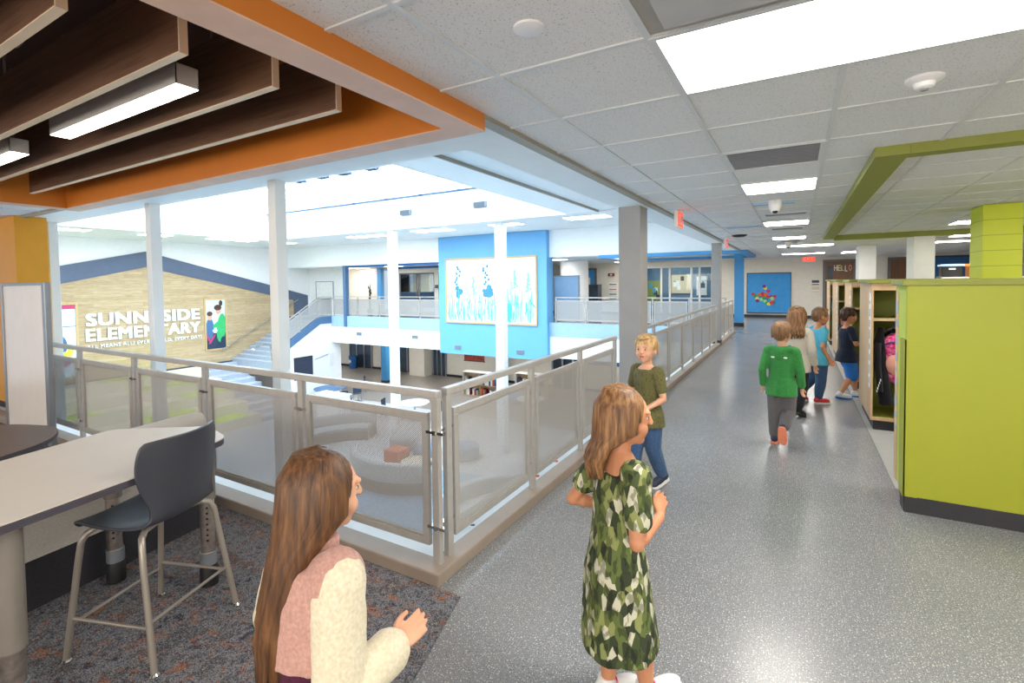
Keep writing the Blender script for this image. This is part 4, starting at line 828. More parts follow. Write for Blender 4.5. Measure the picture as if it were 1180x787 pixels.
def at_leg(sx, sy, z):
    fx, fy = sx*.235, (.235 if sy > 0 else -.225); ty = (.15 if sy > 0 else -.12)+sy*.035; k = z/.45; return Vector((fx+(sx*.205-fx)*k, fy+(ty-fy)*k, z))
for a, b in (((-1, 1, .17), (1, 1, .17)), ((-1, 1, .2), (-1, -1, .2)), ((1, 1, .2), (1, -1, .2)), ((-1, -1, .22), (1, -1, .22))):
    bm = bmesh.new(); tube(bm, [at_leg(*a), at_leg(*b)], .007, 10); auto_smooth(obj('stretcher', bm, G['steel_tube'], t, local=True), 60)
# curved sofa behind the table
t = thing('booth_sofa', 'pale grey fabric sofa with dark base behind the tall table', 'sofa', (-3.6, 1.1, 0))
path = [(-3.28, -.4), (-3.30, .2), (-3.34, .75), (-3.42, 1.25), (-3.53, 1.86)]
def ribbon(bm, path, off0, off1, z0, z1, rnd=0):
    P2 = [Vector((*p, 0)) for p in path]; secs = []
    for i, p in enumerate(P2):
        d = (P2[min(i+1, len(P2)-1)]-P2[max(i-1, 0)]).normalized(); n = Vector((-d.y, d.x, 0))
        a, b = p+n*off0, p+n*off1
        if rnd:
            m = (a+b)/2; h = (b-a)/2; pts = [a+Vector((0, 0, z0))]
            for k in range(9): an = PI*k/8; pts.append(m - h*math.cos(an) + Vector((0, 0, z1-rnd+rnd*math.sin(an))))
            pts.append(b+Vector((0, 0, z0)))
        else: pts = [a+Vector((0, 0, z0)), a+Vector((0, 0, z1)), b+Vector((0, 0, z1)), b+Vector((0, 0, z0))]
        secs.append([bm.verts.new(q) for q in pts])
    m = len(secs[0])
    for s, e in zip(secs, secs[1:]):
        for k in range(m): bm.faces.new((s[k], s[(k+1) % m], e[(k+1) % m], e[k]))
    bm.faces.new(secs[0][::-1]); bm.faces.new(secs[-1])
bm = bmesh.new(); ribbon(bm, path, 0, .17, .27, .785, .07); auto_smooth(obj('backrest', bm, G['sofa_fabric'], t), 50)
bm = bmesh.new(); ribbon(bm, path, .012, .58, .0, .27); obj('base', bm, G['sofa_dark'], t, .01)
bm = bmesh.new(); ribbon(bm, path, .17, .6, .27, .45, .03); auto_smooth(obj('seat_cushion', bm, G['sofa_fabric'], t), 50)
# low round-cornered table and divider at the left
t = thing('low_table', 'brown low table with dark edge at the left frame edge', 'table', (-4.95, .9, 0))
poly = rounded([(-4.18, .63), (-4.55, 1.34), (-4.96, 1.53), (-5.48, 1.33), (-5.65, .58), (-4.96, .12)], .2)
bm = bmesh.new(); prism(bm, poly, .578, .582); obj('tabletop', bm, G['table_brown'], t); bm = bmesh.new(); prism(bm, poly, .552, .578); obj('edge_band', bm, G['edge_dark'], t)
bm = bmesh.new(); lathe(bm, [(.3, 0), (.3, .02), (.05, .05), (.045, .55), (.15, .552), (0, .552)], (-5.1, .8, .007), 28); auto_smooth(obj('pedestal', bm, G['charcoal'], t))
t = thing('room_divider', 'tall pale whiteboard divider with metal edge beside the amber wall', 'divider', (-7.2, 1.95, 0))
pbox('divider_board', (-7.78, -6.62, 1.94, 1.96, .1, 1.69), G['board_white'], t)
bm = bmesh.new(); box(bm, -6.62, -6.54, 1.925, 1.975, .0, 1.72); box(bm, -7.83, -7.78, 1.925, 1.975, 0, 1.72); box(bm, -7.78, -6.62, 1.925, 1.975, 1.69, 1.72); obj('divider_frame', bm, G['frame_alu'], t, .006)
pbox('divider_foot', (-6.61, -6.55, 1.7, 2.02, .007, .05), G['charcoal'], t); pbox('divider_foot', (-7.83, -7.77, 1.7, 2.02, .007, .05), G['charcoal'], t)
t = thing('floor_cushion', 'bright blue round floor cushion between the sofa and low table', 'cushion', (-4.4, 1.02, 0)); bm = bmesh.new(); lathe(bm, [(.18, 0), (.23, .03), (.24, .08), (.2, .12), (.1, .13), (0, .13)], (-4.4, 1.02, .007), 28); auto_smooth(obj('cushion_body', bm, P_('cushion_blue', '#4a9fd0', .8), t)); bm = bmesh.new(); tube(bm, [(-4.4+.24*math.cos(k*PI/12), 1.02+.24*math.sin(k*PI/12), .07) for k in range(25)], .008, 6); obj('piping', bm, G['deep_blue'], t)

# ------------------------------------------------------------------ green cubbies
def bank(label, x0, x1, y0, y1, front, double):
    """cubby bank running along x; front: -1 opens to -y, +1 to +y"""
    H = 1.6; t = thing('cubby_bank', label, 'cubby unit', ((x0+x1)/2, (y0+y1)/2, 0), 0, 'green cubby units along the corridor')
    cells = int((x1-x0)/.46); fronts = [-1, 1] if double else [front]
    bm = bmesh.new(); box(bm, x0+.03, x1-.02, y0+.05, y1-.05, 0, .115); obj('toe_kick', bm, G['toe_black'], t)
    bm = bmesh.new(); box(bm, x0-.03, x1+.03, y0-.03, y1+.03, H, H+.04); obj('top_cap', bm, G['soffit_green'], t, .004)
    bm = bmesh.new(); box(bm, x0, x0+.02, y0+.02, y1-.02, .115, H); obj('end_panel', bm, G['maple'] if double else G['lime_lit'], t)  # single unit: brighter light on this end painted in as a lighter lime
    bm = bmesh.new(); box(bm, x1-.02, x1, y0+.02, y1-.02, .115, H); obj('end_panel', bm, G['lime'], t)
    ym = (y0+y1)/2 if double else (y0+.012 if front > 0 else y1-.012)
    bm = bmesh.new(); box(bm, x0+.02, x1-.02, ym-.011, ym+.011, .115, H); obj('back_panel', bm, G['lime'] if not double else G['olive'], t)
    bm = bmesh.new(); box(bm, x0+.02, x1-.02, y0+.03, y1-.03, .115, .14); obj('bottom_board', bm, G['olive'], t); bm = bmesh.new(); box(bm, x0+.02, x1-.02, y0+.03, y1-.03, H-.03, H); obj('top_board', bm, G['olive'], t)
    for f in fronts:
        yf = y0 if f < 0 else y1; ya, yb = (yf+.02, ym) if f < 0 else (ym, yf-.02)
        for k in range(1, cells): X = x0+(x1-x0)*k/cells; bm = bmesh.new(); box(bm, X-.01, X+.01, ya, yb, .14, H-.03); obj('divider', bm, G['olive'], t)
        for k in range(cells):
            a, b = x0+(x1-x0)*k/cells+.012, x0+(x1-x0)*(k+1)/cells-.012
            sh = obj('shelf', (lambda q: (box(q, a, b, ya+.01, yb, 1.2, 1.22), q)[1])(bmesh.new()), G['olive'], t)
            pbox('shelf_edge', (a, b, ya-.002 if f < 0 else yb-.01, ya+.01 if f < 0 else yb+.002, 1.195, 1.225), G['maple'], sh)
            bm = bmesh.new()
            for q in (.3, .7): X = a+(b-a)*q; Y = yb-.005 if f < 0 else ya+.005; s = -1 if f < 0 else 1; tube(bm, [(X, Y, 1.08), (X, Y+s*.05, 1.07), (X, Y+s*.06, 1.1)], .005, 6)
            obj('coat_hook', bm, G['chrome'], t)
        bm = bmesh.new(); e0, e1 = (yf-.0, yf+.02) if f < 0 else (yf-.02, yf)
        box(bm, x0, x1, e0, e1, H-.075, H); box(bm, x0, x1, e0, e1, .115, .15)
        for k in range(cells+1): X = x0+(x1-x0)*k/cells; box(bm, max(x0, X-.016), min(x1, X+.016), e0, e1, .15, H-.075)
        obj('face_frame', bm, G['maple'], t, .002)
    # vertical strip of name stickers on the end
    pbox('label_strip', (x0-.004, x0, y0+.06 if double else y1-.14, y0+.2 if double else y1-.03, .115 if not double else .45, 1.55 if not double else 1.5), G['strip_white'] if double else G['maple'], t)
    bm = bmesh.new(); rn = random.Random(int(y0*10)); z = .5
    while z < 1.42:
        h = .03+rn.random()*.08; ys = y0+.075 if double else y1-.125; box(bm, x0-.0055, x0-.004, ys, ys+.09, z, z+h); z += h+.03+rn.random()*.04
    obj('sticker', bm, G['sticker_grey'], t)
    return t
b1 = bank('bright lime cubby unit end panel filling the right edge', .665, 3.2, 4.365, 4.80, +1, False)
# lime outer skin of the first unit with corner guard
bm = bmesh.new(); box(bm, .665, 3.22, 4.352, 4.366, .115, 1.6); obj('side_panel', bm, G['lime'], b1)
bm = bmesh.new(); box(bm, .655, .735, 4.342, 4.353, .115, 1.22); box(bm, .652, .664, 4.342, 4.5, .115, 1.22); obj('corner_guard', bm, G['lime'], b1)
bm = bmesh.new(); box(bm, .668, 3.2, 4.35, 4.41, .0, .116); box(bm, .662, .7, 4.36, 4.5, 0, .116); obj('toe_board', bm, G['toe_black'], b1)
bank('cubby unit with the pink backpack, just behind the lime panel', .70, 2.55, 6.55, 7.72, -1, True)
bank('cubby unit behind the navy shirted child', .70, 2.55, 8.9, 10.05, -1, True)
bank('cubby unit holding the pale pink coat', .70, 2.55, 11.75, 13.4, -1, True)
bank('cubby unit farthest down the corridor', .70, 2.55, 14.6, 15.9, -1, True)
# things in the cubbies
t = thing('backpack', 'bright pink patterned backpack hanging in the cubby', 'backpack', (.94, 6.72, .55))
bm = bmesh.new(); ball(bm, (.94, 6.74, .80), (.135, .11, .22), 20); ball(bm, (.94, 6.70, .93), (.125, .10, .13), 18); ball(bm, (.94, 6.74, .66), (.13, .11, .16), 18)
me = remesh(bm, .012, 4); link('bag_body', me, G['pink_print'], t, smooth=True)
bm = bmesh.new(); ball(bm, (.94, 6.655, .72), (.105, .06, .12), 18); obj('front_pocket', bm, P_('bag_pocket', '#e2a08e', .8), t, smooth=True)
bm = bmesh.new(); tube(bm, [(.82, 6.65, .93), (.88, 6.605, .965), (.95, 6.6, .97), (1.02, 6.61, .955), (1.06, 6.65, .92)], .009, 8); obj('zipper', bm, P_('zip', '#5a3a86', .5), t, smooth=True)
bm = bmesh.new(); tube(bm, [(.9, 6.74, 1.02), (.91, 6.73, 1.1), (.96, 6.73, 1.1), (.98, 6.74, 1.02)], .01, 8); obj('carry_loop', bm, G['black_coat'], t, smooth=True)
t = thing('jacket', 'black jacket hanging beside the pink backpack', 'jacket', (.78, 6.66, .3))
bm = bmesh.new(); tube(bm, [(.795, 6.70, 1.12), (.79, 6.69, .95), (.795, 6.68, .7), (.83, 6.67, .45), (.85, 6.67, .28)], [.03, .05, .055, .06, .07], 14, True, [.05, .06, .065, .075, .08]); me = remesh(bm, .012, 3, .006, 12); link('jacket_body', me, G['black_coat'], t, smooth=True)
bm = bmesh.new(); tube(bm, [(.765, 6.63, .95), (.765, 6.61, .7), (.79, 6.605, .42)], [.03, .03, .028], 10); obj('sleeve', bm, G['black_coat'], t, smooth=True)
bm = bmesh.new(); 
for k in range(5): box(bm, .752+.008*k, .76+.008*k, 6.575, 6.58, .42+.03*k, .445+.03*k)
obj('sleeve_print', bm, G['paper_white'], t)
t = thing('clothes_hanger', 'grey hanger with dark top above the pink backpack', 'hanger', (.93, 6.8, 1.0))
bm = bmesh.new(); tube(bm, [(.93, 6.8, 1.17), (.93, 6.8, 1.12), (.86, 6.8, 1.07), (.85, 6.8, 1.05), (1.01, 6.8, 1.05), (1.0, 6.8, 1.07), (.93, 6.8, 1.12)], .008, 8); obj('hanger_body', bm, P_('hanger_grey', '#7f8290', .5), t, smooth=True)
bm = bmesh.new(); tube(bm, [(.85, 6.81, 1.0), (.93, 6.81, 1.04), (1.02, 6.81, 1.0)], [.05, .06, .05], 10); obj('hung_shirt', bm, G['black_coat'], t, smooth=True)
t = thing('coat', 'pale pink coat hanging in the third cubby unit', 'coat', (.83, 11.85, .55)); bm = bmesh.new(); tube(bm, [(.86, 11.87, 1.12), (.86, 11.87, 1.0), (.85, 11.87, .8), (.86, 11.87, .6)], [.05, .08, .09, .085], 14); me = remesh(bm, .015, 3, .008); link('coat_body', me, G['pink_coat'], t, smooth=True); bm = bmesh.new(); tube(bm, [(.79, 11.83, 1.02), (.78, 11.82, .8)], .03, 10); obj('sleeve', bm, G['pink_coat'], t, smooth=True)
t = thing('towel', 'pale blue cloth hanging in the farthest cubby unit', 'cloth', (.8, 14.7, .8)); bm = bmesh.new(); tube(bm, [(.82, 14.7, 1.2), (.81, 14.68, 1.0), (.82, 14.68, .8)], [.03, .07, .06], 10); me = remesh(bm, .015, 2, .006); link('cloth_body', me, G['teal_tee'], t, smooth=True)
# shelf unit and crates behind the lime pillar
t = thing('storage_shelf', 'white storage shelf carrying crates behind the lime pillar', 'shelf', (3.9, 15.2, 0)); bm = bmesh.new()
for z in (.02, .55, 1.1, 1.64): box(bm, 2.9, 5.4, 15.0, 15.4, z, z+.03)
obj('shelf_board', bm, G['wall_white'], t)
for x in (2.9, 4.15, 5.37): pbox('upright', (x, x+.03, 15.0, 15.4, 0, 1.68), G['wall_white'], t)
def crate(x, m, label, rim):
    t = thing('crate', label, 'crate', (x, 15.2, 1.67), 0, 'crates on the storage shelf'); bm = bmesh.new(); w = .19
    box(bm, x-w, x+w, 15.06, 15.075, 1.67, 1.93); box(bm, x-w, x+w, 15.325, 15.34, 1.67, 1.93); box(bm, x-w, x-w+.015, 15.06, 15.34, 1.67, 1.93); box(bm, x+w-.015, x+w, 15.06, 15.34, 1.67, 1.93); box(bm, x-w, x+w, 15.06, 15.34, 1.67, 1.69); obj('crate_body', bm, G[m], t, .004)
    bm = bmesh.new(); box(bm, x-w-.02, x+w+.02, 15.04, 15.06, 1.92, 1.97); box(bm, x-w-.02, x+w+.02, 15.34, 15.36, 1.92, 1.97); obj('crate_rim', bm, G[rim], t); pbox('handle_slot', (x-.06, x+.06, 15.055, 15.06, 1.84, 1.875), G['paper_white'], t)
crate(3.12, 'black_plastic', 'black crate with pale rim on the shelf', 'pale_blue'); crate(3.6, 'crate_orange', 'orange crate with slots beside the black crate', 'crate_orange'); crate(4.6, 'black_plastic', 'black crate right of the lime pillar', 'olive')
t = thing('notice_board', 'blue notice board on the wall behind the crates', 'notice board', (5.2, 24.47, 1.7)); pbox('panel', (4.5, 6.4, 24.46, 24.5, 1.2, 2.44), G['deep_blue'], t); bm = bmesh.new(); box(bm, 4.45, 6.45, 24.45, 24.5, 2.44, 2.5); box(bm, 4.45, 4.5, 24.45, 24.5, 1.2, 2.44); obj('board_frame', bm, G['charcoal'], t)

for i, (x, y, c, lab) in enumerate(((-1.86, 3.58, 'cushion_orange', 'small orange paper scrap on the ledge below the railing, nearer one'), (-1.865, 3.96, 'cushion_orange', 'small orange paper scrap on the ledge below the railing, farther one'), (-1.85, 2.64, 'charcoal', 'tiny dark scrap on the ledge near the railing corner'))):
    bm = bmesh.new(); sz = .028 if i < 2 else .014; prism(bm, [(x-sz, y-sz*.8), (x+sz, y-sz*.3), (x+sz*.5, y+sz), (x-sz*.7, y+sz*.6)], .05, .054); tag(obj('paper_scrap', bm, G[c]), lab, 'scrap', 'scraps on the railing ledge')

# ------------------------------------------------------------------ stairs and stepped seating
t = thing('stepped_seating', 'cream and green stepped seating below the plank wall', 'stepped seating', (-21.7, 8, -4))
for i in range(5):
    x1 = -23.0+.95*i; z = -2.0-.4*i
    bm = bmesh.new(); box(bm, -23.94+(.95*i if i else 0), x1, 2.4, 12.3, -4, z-.03); obj('riser', bm, G['bleach_wood'], t)
    bm = bmesh.new(); y = 2.4; k = 0; rn = random.Random(i)
    tr = obj('tread', (lambda q: (box(q, -23.94+(.95*i if i else 0), x1+.02, 2.4, 12.3, z-.03, z), q)[1])(bm), G['bleach_wood'], t)
    for (a, b) in [((3.2, 5.5), (8.5, 10.6)), ((2.6, 4.2), (9.0, 11.8)), ((5.0, 7.6), (10.4, 12.2)), ((2.6, 4.6), (8.6, 10.4)), ((4.5, 6.6), (9.5, 11.8))][i]: pbox('green_pad', (-24+(.95*i if i else 0)+.1, x1-.1, a, b, z, z+.012), G['bleach_green'], tr)
t = thing('staircase', 'blue grey stair with pale treads rising to the far landing', 'staircase', (-22, 14, -4))
for k in range(10):
    x0 = -24+.475*k; z = -2.0-.2*k; bm = bmesh.new(); box(bm, x0 if k else -23.9, -24+.475*(k+1), 12.32, 13.9, -4, z); o = obj('step', bm, G['stair_blue'], t)
    pbox('nosing', (-24+.475*(k+1)-.08, -24+.475*(k+1)+.01, 12.32, 13.9, z-.02, z+.006), G['stair_tread'], o)
for k in range(12):
    y0 = 13.9+.3*k; z = -1.83+.1667*k; bm = bmesh.new(); box(bm, -23.95, -20.52, y0, y0+.3 if k < 11 else 18.5, max(-2.6, z-.6), z); o = obj('step', bm, G['stair_blue'], t)
    pbox('nosing', (-23.95, -20.52, y0-.01, y0+.07, z-.02, z+.006), G['stair_tread'], o)
bm = bmesh.new(); tube(bm, [(-23.85, 13.35, -1.36), (-23.85, 13.5, -1.30), (-23.85, 16.3, .22), (-23.85, 17.6, .9)], .025, 8); o = auto_smooth(obj('wall_handrail', bm, G['chrome'], t))
for x in (-20.9, -20.75):
    bm = bmesh.new(); tube(bm, [(x, 13.95, -1.9), (x, 13.9, -1.05), (x, 13.6, -.98), (x, 13.2, -1.02), (x, 13.0, -1.15)], .022, 8); tube(bm, [(x, 13.9, -1.05), (x+.9, 13.6, -1.5), (x+2.2, 13.5, -2.2)], .022, 8); auto_smooth(obj('newel_rail', bm, G['chrome'], t))
t = thing('wall_television', 'dark television on the white wall below the stair', 'television', (-20.36, 15.25, -2.6)); pbox('screen', (-20.38, -20.35, 14.78, 15.7, -2.75, -1.77), P_('tv_dark', '#3a4050', .2), t); bm = bmesh.new(); box(bm, -20.4, -20.345, 14.74, 14.78, -2.79, -1.73); box(bm, -20.4, -20.345, 15.7, 15.74, -2.79, -1.73); box(bm, -20.4, -20.345, 14.78, 15.7, -1.77, -1.73); box(bm, -20.4, -20.345, 14.78, 15.7, -2.79, -2.75); obj('bezel', bm, G['black_plastic'], t)
t = thing('door_closer_box', 'small white wall box right of the dark television', 'wall box', (-20.36, 16.9, -2.2)); pbox('box_body', (-20.395, -20.33, 16.7, 16.95, -2.3, -1.75), G['white_plastic'], t, .01); bm = bmesh.new(); tube(bm, [(-20.36, 15.9, -1.95), (-20.36, 16.7, -1.78)], .015, 8); obj('arm', bm, G['frame_alu'], t)
for x, z, y, lab in ((-18.45, -.72, 16.96, 'small vent on the white balcony strip, left of the atrium column'), (-14.9, -.72, 16.96, 'small vent on the white balcony strip, right of the atrium column'), (-12.35, -1.02, 16.74, 'small vent low on the blue wall, left side'), (-9.35, -1.05, 16.74, 'small vent low on the blue wall, right side')):
    t = thing('wall_vent', lab, 'vent', (x, y, z), 0, 'small vents across the atrium'); pbox('vent_body', (x-.17, x+.17, y-.02, y+.01, z-.08, z+.08), G['frame_alu'], t); bm = bmesh.new()
    for k in range(4): box(bm, x-.14, x+.14, y-.026, y-.02, z-.06+k*.033, z-.05+k*.033)
    obj('vent_slat', bm, G['slate_blue'], t)

# ------------------------------------------------------------------ furniture of the level below
L = -4.0
def arc_sofa(cx, cy, r, a0, a1, label, m='sofa_pale'):
    t = thing('curved_sofa', label, 'sofa', (cx, cy, L), 0, 'curved sofas on the level below'); pth = [(cx+r*math.cos(math.radians(a0+(a1-a0)*k/14)), cy+r*math.sin(math.radians(a0+(a1-a0)*k/14))) for k in range(15)]
    bm = bmesh.new(); ribbon(bm, pth, .0, .22, L+.35, L+.85, .08); auto_smooth(obj('backrest', bm, G[m], t), 50)
    bm = bmesh.new(); ribbon(bm, pth, .22, .85, L+.35, L+.5, .05); auto_smooth(obj('seat_cushion', bm, G[m], t), 50)
    bm = bmesh.new(); ribbon(bm, pth, .02, .83, L+.0, L+.35); obj('base', bm, P_('sofa_base', '#77736f', .8) if 'sofa_base' not in MATS else G['sofa_base'], t)
arc_sofa(-10.0, 11.7, 2.2, 225, 315, 'pale curved sofa seen through the corner railing panel')
arc_sofa(-13.0, 11.2, 2.4, 110, 200, 'grey curved sofa beyond the pale one', 'sofa_grey')
arc_sofa(-5.4, 9.2, 1.7, 100, 200, 'curved sofa below the corridor railing', 'sofa_pale')
def round_table(x, y, r, h, label, m='tan_top', group='round tables on the level below'):
    t = thing('round_table', label, 'table', (x, y, L), 0, group); bm = bmesh.new(); lathe(bm, [(r, L+h-.03), (r, L+h), (0, L+h)], (x, y, 0), 28); obj('tabletop', bm, G[m], t); bm = bmesh.new(); lathe(bm, [(.3, L), (.3, L+.02), (.04, L+.05), (.04, L+h-.03), (0, L+h-.03)], (x, y, 0), 16); auto_smooth(obj('pedestal', bm, G['frame_alu'], t))
round_table(-19.35, 15.9, .75, .75, 'blue grey round table at the foot of the stair', 'slate_blue'); round_table(-9.7, 11.0, .45, .45, 'low tan round table among the curved sofas'); round_table(-9.8, 18.4, .6, .74, 'white round table under the balcony', 'paper_white'); round_table(-5.2, 7.6, .4, .5, 'small white round table below the corridor', 'paper_white'); round_table(-13.8, 15.6, .6, .74, 'white round table beside the atrium column', 'paper_white')
def cube_seat(x, y, s, h, m, label):
    t = thing('ottoman', label, 'ottoman', (x, y, L), 0, 'ottomans on the level below'); bm = bmesh.new(); box(bm, x-s, x+s, y-s, y+s, L+.03, L+h); obj('ottoman_body', bm, G[m], t, .05, segs=3); bm = bmesh.new(); box(bm, x-s+.05, x+s-.05, y-s+.05, y+s-.05, L, L+.03); obj('ottoman_base', bm, G['black_plastic'], t)
cube_seat(-11.0, 11.55, .3, .45, 'cushion_orange', 'orange cube ottoman among the curved sofas')
for x, y, m, lab in ((-10.2, 12.1, 'ottoman_blue', 'blue round ottoman beside the orange cube'), (-9.3, 12.9, 'ottoman_blue', 'blue round ottoman farther from the orange cube'), (-11.7, 12.6, 'sofa_grey', 'grey round ottoman behind the orange cube')):
    t = thing('ottoman', lab, 'ottoman', (x, y, L), 0, 'ottomans on the level below'); bm = bmesh.new(); lathe(bm, [(.42, L+.04), (.46, L+.1), (.46, L+.38), (.4, L+.45), (0, L+.46)], (x, y, 0), 28); auto_smooth(obj('ottoman_body', bm, G[m], t), 50); bm = bmesh.new(); lathe(bm, [(.4, L), (.4, L+.04)], (x, y, 0), 20); obj('ottoman_base', bm, G['black_plastic'], t)
proto = thing('side_chair', 'navy chair tucked against the table by the stair', 'chair', (-17.9, 15.6, L), .4, 'navy chairs on the level below')
bm = bmesh.new(); box(bm, -.22, .22, -.2, .22, .43, .46); obj('seat', bm, G['navy'], proto, .01, local=True); bm = bmesh.new(); box(bm, -.21, .21, -.24, -.21, .5, .86); obj('backrest', bm, G['navy'], proto, .01, local=True)
for sx in (-1, 1):
    for sy in (-1, 1): bm = bmesh.new(); tube(bm, [(sx*.2, sy*.2, 0), (sx*.18, sy*.18, .43)] if sy > 0 else [(sx*.2, -.23, 0), (sx*.2, -.2, .43), (sx*.2, -.225, .75)], .014, 8); obj('leg', bm, G['frame_alu'], proto, local=True)
for x, y, r, lab in ((-17.1, 15.4, -.5, 'navy chair standing right of the first by the stair table'), (-19.9, 18.3, 2.6, 'navy chair under the balcony near the blue column'), (-18.4, 16.6, 1.2, 'navy chair behind the stair table'), (-14.9, 15.2, -1.2, 'navy chair at the white table by the atrium column'), (-12.8, 15.9, 1.6, 'navy chair on the far side of the white column table')): dup(proto, (x, y, L), r, lab)
def bookcase(x0, x1, y, label):
    t = thing('bookcase', label, 'bookcase', ((x0+x1)/2, y, L), 0, 'low bookcases in the library area'); bm = bmesh.new(); box(bm, x0, x1, y-.02, y+.4, L, L+.06); box(bm, x0, x1, y, y+.4, L+.6, L+.63); box(bm, x0, x0+.03, y, y+.4, L+.06, L+1.2); box(bm, x1-.03, x1, y, y+.4, L+.06, L+1.2); box(bm, x0, x1, y+.38, y+.4, L+.06, L+1.2); box(bm, (x0+x1)/2-.015, (x0+x1)/2+.015, y, y+.38, L+.06, L+1.2); obj('carcass', bm, G['maple'], t); pbox('top_board', (x0-.03, x1+.03, y-.03, y+.43, L+1.2, L+1.24), G['wall_white'], t); pbox('end_board', (x0-.05, x0, y-.02, y+.42, L, L+1.2), G['pale_blue'], t)
    rn = random.Random(int(x0*7)); bk = ['navy', 'cushion_orange', 'paper_white', 'charcoal', 'deep_blue', 'olive', 'tan_top', 'red_alarm']
    for zb in (L+.06, L+.63):
        for h0, h1 in ((x0+.05, (x0+x1)/2-.03), ((x0+x1)/2+.03, x1-.05)):
            x = h0
            while x < h1-.1:
                w = .04+rn.random()*.07
                b = bpy.data.objects.new('book', BK[rn.choice(bk)]); COL.objects.link(b); b.location = (x+w/2, y+.04, zb); b.scale = (w/.05, 1, .8+rn.random()*.5); tag(b, '%s book on the %s shelf of the low bookcase %s the artwork column' % (BN[b.data.name.split('.')[0][5:]], 'lower' if zb < L+.3 else 'upper', 'left of' if x0 < -12.2 else 'right of'), 'book', 'books in the library bookcases'); x += w+.004+(rn.random() > .8)*.12
BK = {}; BN = dict(navy='dark navy', cushion_orange='orange', paper_white='white', charcoal='charcoal grey', deep_blue='bright blue', olive='olive green', tan_top='tan', red_alarm='dark red')
for c in ['navy', 'cushion_orange', 'paper_white', 'charcoal', 'deep_blue', 'olive', 'tan_top', 'red_alarm']:
    bm = bmesh.new(); box(bm, -.025, .025, 0, .2, 0, .3); me = bpy.data.meshes.new('book_'+c); bm.to_mesh(me); bm.free(); me.materials.append(G[c]); BK[c] = me
bookcase(-14.6, -12.6, 20.2, 'low maple bookcase left of the artwork column')
bookcase(-12.0, -10.4, 21.0, 'low maple bookcase right of the artwork column')
t = thing('bean_bag', 'blue bean bag in front of the library bookcase', 'bean bag', (-11.4, 19.8, L)); bm = bmesh.new(); ball(bm, (-11.4, 19.8, L+.3), (.5, .5, .3), 20); ball(bm, (-11.35, 19.9, L+.5), (.33, .33, .28), 16); me = remesh(bm, .04, 4, .03, 4); link('bag_body', me, G['beanbag'], t, smooth=True); bm = bmesh.new(); ball(bm, (-11.35, 19.9, L+.78), .05, 8); obj('bag_knot', bm, G['deep_blue'], t)
t = thing('reading_counter', 'white low counter on the bright lower floor', 'counter', (-17.2, 14.6, L)); pbox('counter_body', (-17.9, -16.4, 14.0, 14.5, L, L+1.0), G['gyp_white'], t); pbox('counter_top', (-17.95, -16.35, 13.95, 14.55, L+1.0, L+1.04), G['paper_white'], t)
for x0, x1, m, lab in ((-27.0, -24.9, 'dark_glass', 'dark glazed wall left of the blue lower column'), (-23.3, -20.9, 'dark_glass', 'dark glazed wall right of the blue lower column'), (-19.6, -18.6, 'dark_glass', 'dark glazed opening beside the cream pier'), (-11.4, -9.6, 'dark_glass', 'dark glazed wall under the artwork column')):
    w = thing('window_4', lab, 'window', ((x0+x1)/2, 23.95, L)); w['kind'] = 'structure'; bm = bmesh.new(); n = 3
    for k in range(n+1): X = x0+(x1-x0)*k/n; box(bm, X-.04, X+.04, 23.9, 24, L, L+2.6)
    box(bm, x0, x1, 23.9, 24, L+2.56, L+2.64); obj('window_frame', bm, G['frame_alu'], w); pbox('pane', (x0+.04, x1-.04, 23.96, 23.97, L+.05, L+2.56), G[m], w)
ST('baseboard_lower', (-30, -2.1, 23.93, 23.96, L, L+.14), G['toe_black'], 'dark baseboard along the lower back wall', 'baseboard')
t = thing('recycling_bin', 'bright blue recycling bin by the lower glass wall', 'bin', (-26.2, 23.6, L)); bm = bmesh.new(); lathe(bm, [(.25, L), (.3, L+.8), (.32, L+.82), (.3, L+.84), (0, L+.84)], (-26.2, 23.5, 0), 16); obj('bin_body', bm, G['deep_blue'], t); bm = bmesh.new(); lathe(bm, [(.12, -.005), (.12, 0)], (0, 0, 0), 12); bmesh.ops.rotate(bm, verts=bm.verts, cent=(0, 0, 0), matrix=Matrix.Rotation(PI/2, 3, 'X')); bmesh.ops.translate(bm, verts=bm.verts, vec=(-26.2, 23.2, L+.5)); obj('bin_emblem', bm, G['paper_white'], t)
t = thing('wall_artwork', 'red and dark picture on the lower back wall', 'artwork', (-16.5, 23.95, -3)); pbox('picture_panel', (-17.2, -15.8, 23.92, 23.96, -2.9, -1.5), P_('brick_red', '#a0493a', .8, var=.4, scale=5), t); bm = bmesh.new(); box(bm, -17.25, -15.75, 23.93, 23.97, -1.5, -1.45); box(bm, -17.25, -15.75, 23.93, 23.97, -2.95, -2.9); obj('picture_frame', bm, G['charcoal'], t)
t = thing('wall_banner', 'navy panel on the lower back wall at the right', 'wall panel', (-8.2, 23.95, -3)); pbox('panel', (-9.4, -6.0, 23.9, 23.97, -2.6, -1.4), G['deep_blue'], t); pbox('panel_trim', (-9.4, -6.0, 23.89, 23.98, -1.4, -1.35), G['navy'], t)
ST('wall_lower_pier', (-20.9, -19.7, 23.2, 24, L, -1.2), G['wall_cream'], 'cream pier on the lower back wall', 'wall'); ST('column_lower', (-14.6, -14.2, 23.4, 23.8, L, -1.2), G['blue'], 'blue pier behind the low bookcase', 'column')
